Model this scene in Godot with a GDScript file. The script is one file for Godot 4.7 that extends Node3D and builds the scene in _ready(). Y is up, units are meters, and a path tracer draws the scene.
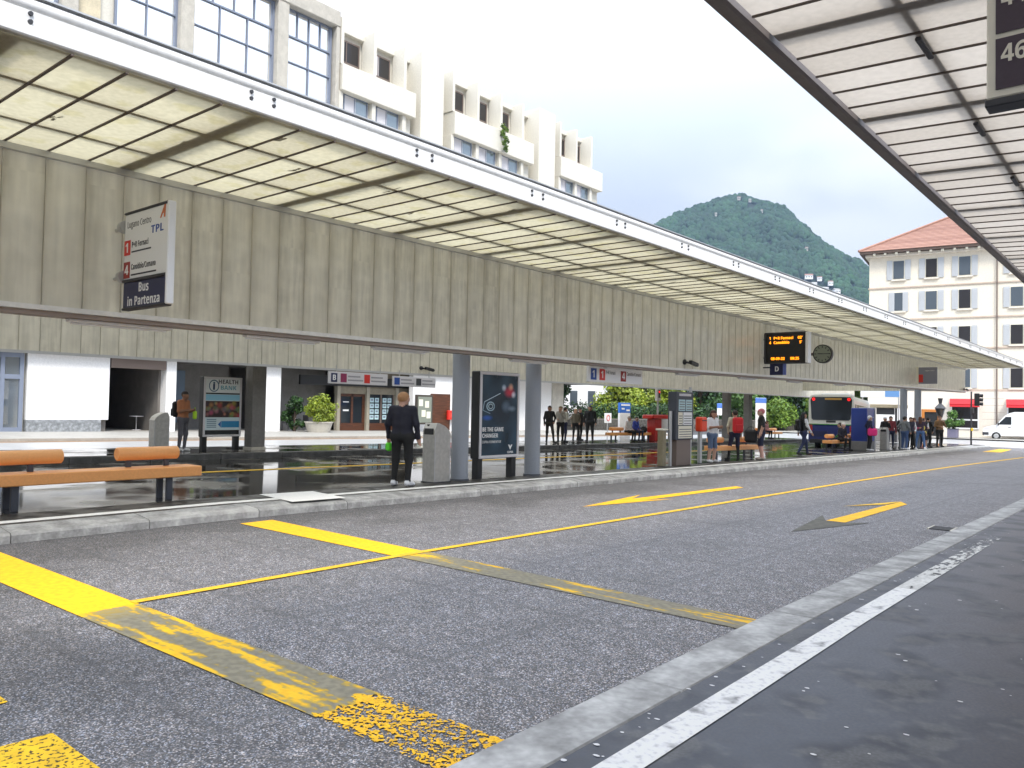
extends Node3D
# A bus terminal: long canopies of translucent panels over bus lanes and islands, an office block behind, a hill and an apartment house at the far end.
# The terminal runs along -z. The camera stands on the near platform at x = 0, z = 0; the lanes lie towards -x.

const LIP := -7.1        # outer edge of the island canopy
const WALL := -10.2      # its front wall
const WALL_B := -20.5    # its rear wall
const SOFFIT := 4.47
const STEP := 0.454      # one panel
const Z_NEAR := 8.0
const Z_FAR := -57.0

var M := {}
var T := {}
var rng := RandomNumberGenerator.new()
var counts := {}
var font := SystemFont.new()
var font_bold := SystemFont.new()
var poses := {}


# ---------------------------------------------------------------- helpers
func gy(z: float) -> float:
	return 0.0115 * minf(0.0, maxf(z, -62.0) + 6.0)

func lin(r: float, g: float, b: float) -> Color:
	return Color(r, g, b).linear_to_srgb()

func S() -> SurfaceTool:
	var s := SurfaceTool.new()
	s.begin(Mesh.PRIMITIVE_TRIANGLES)
	s.set_smooth_group(-1)
	return s

func face(s: SurfaceTool, o: Vector3, pts: Array) -> void:
	var n: Vector3 = (pts[1] - pts[0]).cross(pts[2] - pts[0])
	var p := pts
	if n.dot(pts[0] - o) > 0.0:
		p = pts.duplicate()
		p.reverse()
	for i in range(1, p.size() - 1):
		s.add_vertex(p[0]); s.add_vertex(p[i]); s.add_vertex(p[i + 1])

func box(s: SurfaceTool, c: Vector3, e: Vector3, b := 0.0, t := Transform3D()) -> void:
	var h := e * 0.5
	var o := t * c
	if b <= 0.0:
		for ax in 3:
			for sg in [-1.0, 1.0]:
				var pts := []
				for q in [[-1, -1], [1, -1], [1, 1], [-1, 1]]:
					var v := Vector3()
					v[ax] = sg * h[ax]; v[(ax + 1) % 3] = q[0] * h[(ax + 1) % 3]; v[(ax + 2) % 3] = q[1] * h[(ax + 2) % 3]
					pts.append(t * (c + v))
				face(s, o, pts)
		return
	b = minf(b, minf(h.x, minf(h.y, h.z)) * 0.9)
	var P := func(ax: int, sg: Vector3) -> Vector3:
		var v := (h - Vector3(b, b, b)) * sg
		v[ax] = h[ax] * sg[ax]
		return t * (c + v)
	for ax in 3:
		var a1 := (ax + 1) % 3
		var a2 := (ax + 2) % 3
		for sg in [-1.0, 1.0]:
			var pts := []
			for q in [[-1, -1], [1, -1], [1, 1], [-1, 1]]:
				var v := Vector3(); v[ax] = sg; v[a1] = q[0]; v[a2] = q[1]
				pts.append(P.call(ax, v))
			face(s, o, pts)
			for sg2 in [-1.0, 1.0]:
				var u := Vector3(); u[ax] = sg; u[a1] = sg2; u[a2] = -1
				var w := u; w[a2] = 1
				face(s, o, [P.call(ax, u), P.call(ax, w), P.call(a1, w), P.call(a1, u)])
	for sx in [-1, 1]:
		for sy in [-1, 1]:
			for sz in [-1, 1]:
				var v := Vector3(sx, sy, sz)
				face(s, o, [P.call(0, v), P.call(1, v), P.call(2, v)])

func bxx(s: SurfaceTool, x0: float, x1: float, y0: float, y1: float, z0: float, z1: float, b := 0.0) -> void:
	box(s, Vector3(x0 + x1, y0 + y1, z0 + z1) * 0.5, Vector3(absf(x1 - x0), absf(y1 - y0), absf(z1 - z0)), b)

func tube(s: SurfaceTool, a: Vector3, b: Vector3, r0: float, r1: float, seg := 10, caps := true) -> void:
	var d := (b - a).normalized()
	var u := d.cross(Vector3.UP if absf(d.y) < 0.9 else Vector3.RIGHT).normalized()
	var v := d.cross(u)
	var o := (a + b) * 0.5
	s.set_smooth_group(1)
	for i in seg:
		var t0 := TAU * i / seg
		var t1 := TAU * (i + 1) / seg
		var e0 := u * cos(t0) + v * sin(t0)
		var e1 := u * cos(t1) + v * sin(t1)
		face(s, o, [a + e0 * r0, a + e1 * r0, b + e1 * r1, b + e0 * r1])
	s.set_smooth_group(-1)
	if caps:
		var pa := []
		var pb := []
		for i in seg:
			var e := u * cos(TAU * i / seg) + v * sin(TAU * i / seg)
			pa.append(a + e * r0); pb.append(b + e * r1)
		if r0 > 0.0: face(s, o, pa)
		if r1 > 0.0: face(s, o, pb)

func blob(s: SurfaceTool, c: Vector3, r: Vector3, nu := 10, nv := 6, cut := -1.0) -> void:
	# an ellipsoid, cut off below cut (-1 whole)
	s.set_smooth_group(1)
	var lo := asin(clampf(cut, -1.0, 1.0))
	for j in nv:
		var p0 := lerpf(lo, PI / 2, float(j) / nv)
		var p1 := lerpf(lo, PI / 2, float(j + 1) / nv)
		for i in nu:
			var t0 := TAU * i / nu
			var t1 := TAU * (i + 1) / nu
			var q := []
			for w in [[p0, t0], [p0, t1], [p1, t1], [p1, t0]]:
				q.append(c + r * Vector3(cos(w[0]) * cos(w[1]), sin(w[0]), cos(w[0]) * sin(w[1])))
			if j == nv - 1: q.pop_back()
			if j == 0 and cut <= -1.0:
				q.remove_at(1)
			if q.size() >= 3: face(s, c, q)
	s.set_smooth_group(-1)

func prism(s: SurfaceTool, pts: PackedVector2Array, o: Vector3, u: Vector3, v: Vector3, w: Vector3) -> void:
	# the outline pts in the plane (u, v) at o, pulled along w
	var idx := Geometry2D.triangulate_polygon(pts)
	var cw := Geometry2D.is_polygon_clockwise(pts)
	var c := Vector2()
	for p in pts: c += p / pts.size()
	var mid := o + u * c.x + v * c.y + w * 0.5
	for k in range(0, idx.size(), 3):
		var tri := []
		for j in 3:
			tri.append(o + u * pts[idx[k + j]].x + v * pts[idx[k + j]].y)
		var cen: Vector3 = (tri[0] + tri[1] + tri[2]) / 3.0
		face(s, cen + w * 0.5, tri)
		face(s, cen + w * 0.5, [tri[0] + w, tri[1] + w, tri[2] + w])
	for i in pts.size():
		var p: Vector2 = pts[i]
		var q: Vector2 = pts[(i + 1) % pts.size()]
		var n2 := Vector2(q.y - p.y, p.x - q.x) * (-1.0 if cw else 1.0)
		var a := o + u * p.x + v * p.y
		var b := o + u * q.x + v * q.y
		var inner := (a + b) * 0.5 + w * 0.5 - (u * n2.x + v * n2.y)
		face(s, inner, [a, b, b + w, a + w])

func nm(called: String, parent: Node) -> String:
	var k := str(parent.get_instance_id()) + called
	var n: int = counts.get(k, -1) + 1
	counts[k] = n
	return called if n == 0 else "%s_%03d" % [called, n]

func put(called: String, mesh: Mesh, m: Material, parent: Node = null, at := Transform3D()) -> MeshInstance3D:
	var p: Node = parent if parent else self
	var o := MeshInstance3D.new()
	o.mesh = mesh
	o.material_override = m
	o.name = nm(called, p)
	o.transform = at
	p.add_child(o, true)
	return o

func obj(called: String, s: SurfaceTool, m: Material, parent: Node = null, at := Transform3D()) -> MeshInstance3D:
	s.generate_normals()
	return put(called, s.commit(), m, parent, at)

func thing(called: String, label: String, category: String, at := Vector3.ZERO, turn := 0.0, group := "") -> Node3D:
	var o := Node3D.new()
	o.name = nm(called, self)
	o.position = at
	o.rotation.y = turn
	add_child(o, true)
	tag(o, label, category, group)
	return o

func tag(o: Node, label: String, category: String, group := "") -> Node:
	o.set_meta("label", label)
	o.set_meta("category", category)
	if group: o.set_meta("group", group)
	return o

func ground(o: Node) -> Node:
	o.set_meta("kind", "structure")
	return o

func T3(p: Vector3, yaw := 0.0) -> Transform3D:
	return Transform3D(Basis(Vector3.UP, yaw), p)

func words(parent: Node, text: String, h: float, p: Vector3, yaw: float, m: Material, bold := true, align := 0, squeeze := 1.0) -> MeshInstance3D:
	# raised lettering of cap height h, facing +z turned by yaw; align -1 left, 0 centre
	var tm := TextMesh.new()
	tm.text = text
	tm.font = font_bold if bold else font
	tm.font_size = 64
	tm.pixel_size = h / 46.0
	tm.depth = 0.002
	tm.curve_step = 4.0
	tm.horizontal_alignment = HORIZONTAL_ALIGNMENT_LEFT if align < 0 else HORIZONTAL_ALIGNMENT_CENTER
	return put("lettering", tm, m, parent, Transform3D(Basis(Vector3.UP, yaw).scaled_local(Vector3(squeeze, 1, 1)), p))

# ---------------------------------------------------------------- materials
func mat(c: Color, rough := 0.7, metal := 0.0) -> StandardMaterial3D:
	var m := StandardMaterial3D.new()
	m.albedo_color = c
	m.roughness = rough
	m.metallic = metal
	return m

func tmat(c: Color, tex: String, scale: float, rough := 0.7, bump := "", depth := 0.0) -> StandardMaterial3D:
	var m := mat(c, rough)
	m.albedo_texture = T[tex]
	m.uv1_triplanar = true
	m.uv1_world_triplanar = true
	m.uv1_scale = Vector3.ONE / scale
	if bump:
		m.heightmap_enabled = true
		m.heightmap_texture = T[bump]
		m.heightmap_scale = depth
	return m

func noise_img(n: int, kind: int, freq: float, oct: int, sd: int, cell := -1) -> PackedByteArray:
	var f := FastNoiseLite.new()
	f.noise_type = kind
	f.frequency = freq
	f.seed = sd
	f.fractal_octaves = oct
	f.fractal_type = FastNoiseLite.FRACTAL_FBM if oct > 1 else FastNoiseLite.FRACTAL_NONE
	if cell >= 0: f.cellular_return_type = cell
	var im := f.get_seamless_image(n, n)
	im.convert(Image.FORMAT_L8)
	return im.get_data()

func tex_of(n: int, w: int, d: PackedByteArray) -> ImageTexture:
	var im := Image.create_from_data(w, n, false, Image.FORMAT_RGB8, d)
	im.generate_mipmaps()
	return ImageTexture.create_from_image(im)

func grey_tex(n: int, f: Callable) -> ImageTexture:
	var d := PackedByteArray()
	d.resize(n * n * 3)
	for i in n * n:
		var c: Color = f.call(i)
		d[i * 3] = clampi(int(c.r * 255.0), 0, 255)
		d[i * 3 + 1] = clampi(int(c.g * 255.0), 0, 255)
		d[i * 3 + 2] = clampi(int(c.b * 255.0), 0, 255)
	return tex_of(n, n, d)

func make_textures() -> void:
	var SIM := FastNoiseLite.TYPE_SIMPLEX_SMOOTH
	var CEL := FastNoiseLite.TYPE_CELLULAR
	var a := noise_img(512, SIM, 0.008, 5, 1)
	var b := noise_img(512, SIM, 0.05, 4, 2)
	T.mottle = grey_tex(512, func(i: int): var v := 0.88 + (a[i] / 255.0 - 0.5) * 0.10 + (b[i] / 255.0 - 0.5) * 0.08; return Color(v, v, v))
	T.blotch = grey_tex(512, func(i: int): var v := 0.80 + (a[i] / 255.0 - 0.5) * 0.34 + (b[i] / 255.0 - 0.5) * 0.16; return Color(v, v, v))
	T.fine = grey_tex(512, func(i: int): var v := 0.94 + (b[i] / 255.0 - 0.5) * 0.07; return Color(v, v * 0.995, v * 0.99))
	# coarse open asphalt: pale and dark stones of one to two centimetres
	var n := 1024
	var g := noise_img(n, CEL, 0.20, 1, 5, FastNoiseLite.RETURN_CELL_VALUE)
	var g2 := noise_img(n, CEL, 0.13, 1, 9, FastNoiseLite.RETURN_CELL_VALUE)
	var c := noise_img(n, SIM, 0.006, 4, 7)
	T.road = grey_tex(n, func(i: int):
		var v := 0.46 + (c[i] / 255.0 - 0.5) * 0.09
		var q := g[i] / 255.0
		v += (pow(q, 3.0) - 0.25) * 0.55 + (g2[i] / 255.0 - 0.5) * 0.12
		var w := g2[i] / 255.0
		return Color(v * (0.95 + 0.10 * w), v * 0.985, v * (1.08 - 0.12 * w)))
	T.road_h = grey_tex(n, func(i: int): var v := 0.55 + (g[i] / 255.0 - 0.5) * 0.7 + (g2[i] / 255.0 - 0.5) * 0.3; return Color(v, v, v))
	# fine platform asphalt, damp: dark with paler drying patches
	var p1 := noise_img(n, SIM, 0.0075, 6, 23)
	var p2 := noise_img(n, SIM, 0.22, 3, 22)
	var p3 := noise_img(n, SIM, 0.03, 4, 25)
	T.platform = grey_tex(n, func(i: int):
		var d := smoothstep(0.46, 0.74, p1[i] / 255.0 * 0.7 + p3[i] / 255.0 * 0.3)
		var g2_ := (p2[i] / 255.0 - 0.5) * 0.34 + (p3[i] / 255.0 - 0.5) * 0.16
		var c2 := Color(0.255, 0.27, 0.315).lerp(Color(0.42, 0.42, 0.425), d)
		if p2[i] > 236: g2_ += 0.35
		return Color(c2.r * (1.0 + g2_), c2.g * (1.0 + g2_), c2.b * (1.0 + g2_)))
	T.platform_r = grey_tex(n, func(i: int): var d := smoothstep(0.40, 0.9, p1[i] / 255.0); var v := 0.42 + 0.35 * d + (p2[i] / 255.0 - 0.5) * 0.2; return Color(v, v, v))
	# wet lane: film of water with drier islands
	var w1 := noise_img(512, SIM, 0.007, 4, 31)
	T.wet_r = grey_tex(512, func(i: int): var v := 0.06 + 0.26 * smoothstep(0.40, 0.85, w1[i] / 255.0); return Color(v, v, v))
	T.wet = grey_tex(512, func(i: int): var d := smoothstep(0.4, 0.8, w1[i] / 255.0); var v := 0.24 + 0.10 * d + (b[i] / 255.0 - 0.5) * 0.06; return Color(v * 1.04, v, v * 0.95))
	T.wet_h = grey_tex(512, func(i: int): var v := 0.5 + (w1[i] / 255.0 - 0.5) * 0.5 + (b[i] / 255.0 - 0.5) * 0.12 * smoothstep(0.45, 0.8, w1[i] / 255.0); return Color(v, v, v))
	# streaked glass: dirt that has run down the sheets
	var s1 := noise_img(512, SIM, 0.03, 3, 41)
	T.streak = grey_tex(512, func(i: int):
		var x := i % 512
		var y := i / 512
		var k := s1[(y / 14) * 512 + x] / 255.0
		var v := 0.92 + (k - 0.5) * 0.12 + (a[i] / 255.0 - 0.5) * 0.08
		return Color(v, v * 0.99, v * 0.96))
	# sheets of the soffit: lichen and dust lying on top
	T.sheet = grey_tex(512, func(i: int):
		var k := smoothstep(0.55, 0.8, a[i] / 255.0)
		var v := 0.95 + (b[i] / 255.0 - 0.5) * 0.10
		return Color(v * (1.0 - 0.04 * k), v * (1.0 - 0.045 * k), v * (1.0 - 0.10 * k)))
	T.wood = grey_tex(256, func(i: int):
		var x := i % 256
		var y := i / 256
		var k := s1[(y * 2) * 512 + (x / 10)] / 255.0
		var v := 0.82 + (k - 0.5) * 0.4
		return Color(v, v * 0.97, v * 0.94))
	# hillside forest
	T.forest = grey_tex(512, func(i: int): var v := 0.62 + (a[i] / 255.0 - 0.5) * 0.7 + (b[i] / 255.0 - 0.5) * 0.5; return Color(v, v, v))
	# paint markings
	T.paint = grey_tex(512, func(i: int): var k := smoothstep(0.62, 0.80, b[i] / 255.0) * 0.5; var v := 0.96 + (a[i] / 255.0 - 0.5) * 0.16 - k * 0.25; return Color(v, v, v))
	# thick paint on coarse stones, the hollows bare
	T.block = grey_tex(512, func(i: int):
		var q := smoothstep(0.60, 0.74, b[i] / 255.0)
		var v := 0.95 + (a[i] / 255.0 - 0.5) * 0.2
		return Color(v, v, v).lerp(Color(0.20, 0.22, 0.6), q))
	T.white_paint = grey_tex(512, func(i: int):
		var k := smoothstep(0.58, 0.95, a[i] / 255.0) * 0.40 + smoothstep(0.5, 0.95, b[i] / 255.0) * 0.14
		var v := 1.0 - k
		return Color(v, v, v * 1.02))

func worn_stripe(name_: String, fresh_to: float, speckle_from: float, sd: int, keep: float) -> void:
	# yellow paint, then the length blacked out with tar paint through which the yellow shows again, then bare stones with paint between
	var f := FastNoiseLite.new()
	f.seed = sd
	f.frequency = 1.0
	f.fractal_octaves = 4
	var cg := FastNoiseLite.new()
	cg.noise_type = FastNoiseLite.TYPE_CELLULAR
	cg.cellular_return_type = FastNoiseLite.RETURN_CELL_VALUE
	cg.frequency = 1.0
	cg.seed = sd
	var w := 1024
	var h := 72
	var im := Image.create(w, h, true, Image.FORMAT_RGBA8)
	for y in h:
		for x in w:
			var u := float(x) / w
			var v := float(y) / h
			var X := u * 7.0
			var Y := v * 0.45
			var n1 := f.get_noise_2d(X * 0.9, Y * 6.0)
			var n2 := f.get_noise_2d(X * 12.0, Y * 14.0)
			var st := cg.get_noise_2d(X * 55.0, Y * 55.0)
			var yel := Color(0.95, 0.73, 0.0).lerp(Color(0.85, 0.63, 0.02), clampf(n2 * 0.8 + 0.3, 0, 1))
			var tar := Color(0.50, 0.475, 0.40).lerp(Color(0.42, 0.40, 0.345), clampf(n2 * 1.2 + 0.5, 0, 1))
			var col := yel
			if u > fresh_to + n2 * 0.006:
				var show := 0.9 * smoothstep(keep - 0.16, keep + 0.30, n1 + n2 * 0.35 + (0.10 if v < 0.10 or v > 0.9 else 0.0))
				show = maxf(show, 0.5 * (1.0 - clampf((u - fresh_to) / 0.05, 0.0, 1.0)) * clampf(0.6 + n2, 0.0, 1.0))
				col = tar.lerp(yel, show)
			col.a = 1.0
			if u > speckle_from + n1 * 0.02:
				col = yel.darkened(clampf(-st * 0.2, 0, 0.3))
				col.a = 0.0 if st + n1 * 0.9 > 0.02 else 1.0
			elif n2 > 0.62 and (v < 0.06 or v > 0.94):
				col.a = 0.0
			im.set_pixel(x, y, col)
	im.generate_mipmaps()
	T[name_] = ImageTexture.create_from_image(im)

func fading_line() -> void:
	# the end of the white line, its paint worn through
	var f := FastNoiseLite.new()
	f.seed = 12
	f.frequency = 1.0
	f.fractal_octaves = 4
	var im := Image.create(512, 48, true, Image.FORMAT_RGBA8)
	for y in 48:
		for x in 512:
			var u := x / 512.0
			var n := f.get_noise_2d(u * 60.0, y / 48.0 * 3.0) * 0.6 + f.get_noise_2d(u * 14.0, y / 48.0) * 0.5
			var g := 0.86 + n * 0.2
			im.set_pixel(x, y, Color(g, g, g, 1.0 if n > u * 1.1 - 0.42 else 0.0))
	im.generate_mipmaps()
	var m := mat(Color(0.86, 0.86, 0.85), 0.7)
	m.albedo_texture = ImageTexture.create_from_image(im)
	m.transparency = BaseMaterial3D.TRANSPARENCY_ALPHA_SCISSOR
	m.alpha_scissor_threshold = 0.5
	M.fading = m

func make_materials() -> void:
	fading_line()
	M.road = mat(lin(0.76, 0.77, 0.765), 0.7)
	M.road.albedo_texture = T.road
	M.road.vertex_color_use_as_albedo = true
	M.road.heightmap_enabled = true
	M.road.heightmap_texture = T.road_h
	M.road.heightmap_scale = 0.35
	M.road.uv1_scale = Vector3(1, 1, 1) / 1.45
	M.platform = mat(lin(0.64, 0.66, 0.70), 1.0)
	M.platform.albedo_texture = T.platform
	M.platform.roughness_texture = T.platform_r
	M.platform.uv1_scale = Vector3(1, 1, 1) / 5.2
	M.wet = mat(lin(0.55, 0.55, 0.52), 1.0)
	M.wet.albedo_texture = T.wet
	M.wet.roughness_texture = T.wet_r
	M.wet.metallic_specular = 0.75
	M.wet.heightmap_enabled = true
	M.wet.heightmap_texture = T.wet_h
	M.wet.heightmap_scale = 0.10
	M.wet.uv1_scale = Vector3(1, 1, 1) / 7.0
	M.island = mat(lin(0.50, 0.49, 0.47), 1.0)
	M.island.albedo_texture = T.wet
	M.island.roughness_texture = T.platform_r
	M.island.uv1_scale = Vector3(1, 1, 1) / 3.4
	M.island_wet = M.wet.duplicate()
	M.island_wet.uv1_scale = Vector3(1, 1, 1) / 11.0
	M.island_wet.uv1_offset = Vector3(0.35, 0.2, 0)
	M.street = mat(lin(0.50, 0.50, 0.50), 0.35)
	M.street.albedo_texture = T.mottle
	M.street.uv1_scale = Vector3(1, 1, 1) / 5.0
	M.asphalt = tmat(lin(0.07, 0.07, 0.075), "mottle", 5.0, 0.9)
	M.forecourt = tmat(lin(0.46, 0.44, 0.40), "mottle", 4.0, 0.55)
	M.kerb = []
	for k in 3: M.kerb.append(tmat(lin(0.46 + 0.04 * k, 0.46 + 0.04 * k, 0.455 + 0.04 * k), "blotch", 1.3 + 0.3 * k, 0.8))
	M.kerb_shaded = tmat(lin(0.10, 0.10, 0.10), "blotch", 1.5, 0.6)  # far kerb stones, their shade put into the colour
	M.slab = tmat(lin(0.92, 0.92, 0.90), "fine", 1.5, 0.7)
	M.yellow = tmat(Color(0.95, 0.72, 0.0), "paint", 1.4, 0.75)
	M.yellow_thin = tmat(Color(0.88, 0.70, 0.14), "paint", 0.9, 0.75)
	M.tar = tmat(Color(0.38, 0.37, 0.33), "blotch", 0.8, 0.7)
	M.white_line = tmat(Color(0.84, 0.84, 0.83), "white_paint", 1.3, 0.7)
	M.white_edge = tmat(Color(0.96, 0.96, 0.95), "fine", 1.3, 0.6)
	M.ochre = tmat(lin(0.42, 0.22, 0.08), "mottle", 2.0, 0.7)
	for k in [["stripe_a", 0.44, 2.0], ["stripe_b", 0.44, 0.80]]:
		var m := mat(Color.WHITE, 0.75)
		m.albedo_texture = T[k[0]]
		if k[0] == "stripe_b":
			m.transparency = BaseMaterial3D.TRANSPARENCY_ALPHA_SCISSOR
			m.alpha_scissor_threshold = 0.5
		M[k[0]] = m
	# canopy
	M.sheet = []
	M.sheet_r = []
	for k in 3:
		var m := tmat(lin(0.47 + 0.035 * k, 0.425 + 0.035 * k, 0.295 + 0.025 * k), "sheet", 1.9 + 0.5 * k, 0.55)
		m.backlight_enabled = true
		m.backlight = Color(1, 1, 1)
		M.sheet.append(m)
		var r := tmat(lin(0.47 + 0.025 * k, 0.425 + 0.025 * k, 0.37 + 0.025 * k), "fine", 1.9 + 0.5 * k, 0.5)
		r.backlight_enabled = true
		r.backlight = Color(1, 1, 1)
		M.sheet_r.append(r)
	M.glass_wall = []
	for k in 4:
		var m := tmat(lin(0.80 + 0.012 * k, 0.78 + 0.012 * k, 0.71 + 0.012 * k), "streak", 1.3 + 0.4 * k, 0.2)
		m.backlight_enabled = true
		m.backlight = Color(0.9, 0.9, 0.9)
		M.glass_wall.append(m)
	M.roof_sheet = tmat(lin(0.82, 0.82, 0.78), "sheet", 3.0, 0.5)
	M.roof_sheet.backlight_enabled = true
	M.roof_sheet.backlight = Color(1, 1, 1)
	M.white_metal = tmat(lin(0.86, 0.86, 0.845), "fine", 2.2, 0.35)
	M.rib = mat(lin(0.10, 0.075, 0.06), 0.6)
	M.beam = mat(lin(0.16, 0.15, 0.14), 0.6)
	M.alu = mat(lin(0.50, 0.50, 0.50), 0.4, 0.6)
	M.brown_metal = mat(lin(0.16, 0.12, 0.10), 0.5)
	M.tray = mat(lin(0.30, 0.24, 0.20), 0.5)
	M.joint = mat(lin(0.30, 0.27, 0.22), 0.6)
	M.gutter = tmat(lin(0.20, 0.165, 0.15), "mottle", 1.0, 0.5)
	M.column = tmat(lin(0.34, 0.37, 0.42), "fine", 0.8, 0.45)
	M.black = mat(lin(0.012, 0.012, 0.013), 0.45)
	M.dark = mat(lin(0.035, 0.035, 0.04), 0.5)
	M.leaf_litter = mat(lin(0.06, 0.04, 0.02), 0.9)
	# bench, bins
	M.orange = []
	for k in 3: M.orange.append(tmat(lin(0.93 + 0.02 * k, 0.42 + 0.02 * k, 0.14 + 0.01 * k), "fine", 0.9, 0.42))
	M.bench_leg = mat(lin(0.05, 0.055, 0.07), 0.5)
	M.steel = tmat(lin(0.62, 0.60, 0.56), "mottle", 0.5, 0.34)
	M.steel.metallic = 0.55
	M.red = mat(lin(0.62, 0.025, 0.015), 0.4)
	M.blue = mat(lin(0.01, 0.06, 0.30), 0.4)
	M.navy = mat(lin(0.008, 0.012, 0.07), 0.35)
	M.white = mat(lin(0.80, 0.80, 0.80), 0.45)
	M.sign_grey = mat(lin(0.62, 0.60, 0.62), 0.45)
	M.ink = mat(lin(0.03, 0.03, 0.04), 0.6)
	M.cream = mat(lin(0.74, 0.70, 0.58), 0.6)
	M.plum = tmat(lin(0.055, 0.035, 0.055), "fine", 0.5, 0.4)
	M.glow_orange = mat(lin(0.9, 0.35, 0.02), 0.5)
	M.glow_orange.emission_enabled = true
	M.glow_orange.emission = Color(1.0, 0.55, 0.05)
	M.glow_orange.emission_energy_multiplier = 1.3
	M.glow_red = mat(lin(0.7, 0.02, 0.02), 0.4)
	M.glow_red.emission_enabled = true
	M.glow_red.emission = Color(1.0, 0.06, 0.04)
	M.glow_red.emission_energy_multiplier = 0.7
	M.glass_dark = mat(lin(0.02, 0.025, 0.03), 0.06)
	M.mirror_glass = mat(lin(0.92, 0.94, 0.97), 0.08, 0.9)
	M.office_glass = mat(lin(0.30, 0.36, 0.40), 0.08, 0.6)
	M.window_glass = mat(lin(0.10, 0.12, 0.14), 0.05, 0.25)
	M.render_white = tmat(lin(0.90, 0.90, 0.90), "fine", 3.0, 0.85)
	M.concrete_white = tmat(lin(0.77, 0.745, 0.665), "fine", 4.0, 0.85)
	M.concrete = tmat(lin(0.66, 0.62, 0.54), "mottle", 3.0, 0.9)
	M.concrete_stain = tmat(lin(0.42, 0.44, 0.46), "blotch", 0.9, 0.8)
	M.dark_wall = tmat(lin(0.24, 0.22, 0.20), "mottle", 3.0, 0.9)
	M.grey_wall = tmat(lin(0.26, 0.25, 0.24), "mottle", 3.0, 0.85)
	M.wood_dark = tmat(lin(0.13, 0.045, 0.018), "wood", 1.2, 0.45)
	M.paper = mat(lin(0.45, 0.62, 0.66), 0.6)
	M.frame_blue = mat(lin(0.20, 0.23, 0.30), 0.45)
	M.apt = tmat(lin(0.88, 0.81, 0.68), "fine", 5.0, 0.9)
	M.apt_base = tmat(lin(0.86, 0.80, 0.70), "fine", 4.0, 0.9)
	M.apt_band = tmat(lin(0.72, 0.58, 0.47), "mottle", 3.0, 0.9)
	M.shutter = mat(lin(0.50, 0.515, 0.53), 0.6)
	M.pane_dark = mat(lin(0.025, 0.022, 0.022), 0.12)
	M.roof_tile = []
	for k in 4: M.roof_tile.append(tmat(lin(0.34 + 0.03 * k, 0.175 + 0.02 * k, 0.13 + 0.015 * k), "mottle", 2.0, 0.85))
	M.stone = tmat(lin(0.16, 0.15, 0.13), "blotch", 1.2, 0.9)
	M.bark = tmat(lin(0.07, 0.05, 0.035), "mottle", 0.6, 0.95)
	M.leaf = mat(Color.WHITE, 0.6)
	M.leaf.vertex_color_use_as_albedo = true
	M.leaf.backlight_enabled = true
	M.leaf.backlight = Color(0.5, 0.5, 0.5)
	M.skin = mat(Color.WHITE, 0.75)
	M.skin.vertex_color_use_as_albedo = true
	M.tyre = mat(lin(0.018, 0.018, 0.018), 0.85)
	M.forest = mat(Color.WHITE, 0.95)
	M.forest.vertex_color_use_as_albedo = true
	M.hill = tmat(lin(0.018, 0.05, 0.022), "forest", 160.0, 0.95)

func make_sky() -> Environment:
	var w := 1024
	var h := 512
	var f := FastNoiseLite.new()
	f.seed = 11
	f.frequency = 1.1
	f.fractal_octaves = 5
	var im := Image.create(w, h, false, Image.FORMAT_RGBF)
	for y in h:
		var el := (0.5 - (y + 0.5) / h) * PI
		for x in w:
			var az := (x + 0.5) / w * TAU
			var d := Vector3(cos(el) * sin(az), sin(el), cos(el) * cos(az))
			# a cloud deck: look the noise up where the ray meets it
			var k := 1.0 / maxf(0.12, d.y + 0.14)
			var n := f.get_noise_3d(d.x * k * 0.6, d.z * k * 0.6, 3.0) * 0.5 + 0.5
			var thick := smoothstep(0.44, 0.74, n)
			# an overcast sky: dim and bluish low down, three times as bright overhead
			var hi := smoothstep(0.16, 0.92, d.y)
			var c := Color(0.275, 0.31, 0.37).lerp(Color(0.43, 0.45, 0.48), clampf(thick * 0.7 + 0.3 * hi, 0.0, 1.0)) * (0.86 + 3.0 * hi)
			if d.y < 0.0: c = Color(0.18, 0.18, 0.18)
			im.set_pixel(x, y, c)
	var e := Environment.new()
	e.background_mode = Environment.BG_SKY
	var pm := PanoramaSkyMaterial.new()
	pm.panorama = ImageTexture.create_from_image(im)
	pm.energy_multiplier = 1.0
	e.sky = Sky.new()
	e.sky.sky_material = pm
	return e

# ---------------------------------------------------------------- ground
func sheet_mesh(xa: float, xb: float, zs: Array, off: float, skirt := 0.0) -> ArrayMesh:
	# a sheet between two lines along z, following the fall of the ground, with uv in metres
	var s := S()
	for i in zs.size() - 1:
		var z0: float = zs[i]
		var z1: float = zs[i + 1]
		var p := [Vector3(xa, gy(z0) + off, z0), Vector3(xb, gy(z0) + off, z0), Vector3(xb, gy(z1) + off, z1), Vector3(xa, gy(z1) + off, z1)]
		for k in [0, 2, 1, 0, 3, 2]:
			s.set_uv(Vector2(p[k].x, p[k].z))
			s.add_vertex(p[k])
		if skirt > 0.0:
			for e in [[0, 3], [1, 2]]:
				var a: Vector3 = p[e[0]]
				var b: Vector3 = p[e[1]]
				var dn := Vector3(0, -skirt, 0)
				for q in [a, b, b + dn, a, b + dn, a + dn]:
					s.set_uv(Vector2(q.y, q.z))
					s.add_vertex(q)
	s.generate_normals()
	return s.commit()

func spans(z0: float, z1: float) -> Array:
	var out := [z0]
	for z in [-6.0, -20.0, -40.0, -62.0]:
		if z < z0 and z > z1: out.append(z)
	out.append(z1)
	return out

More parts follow.
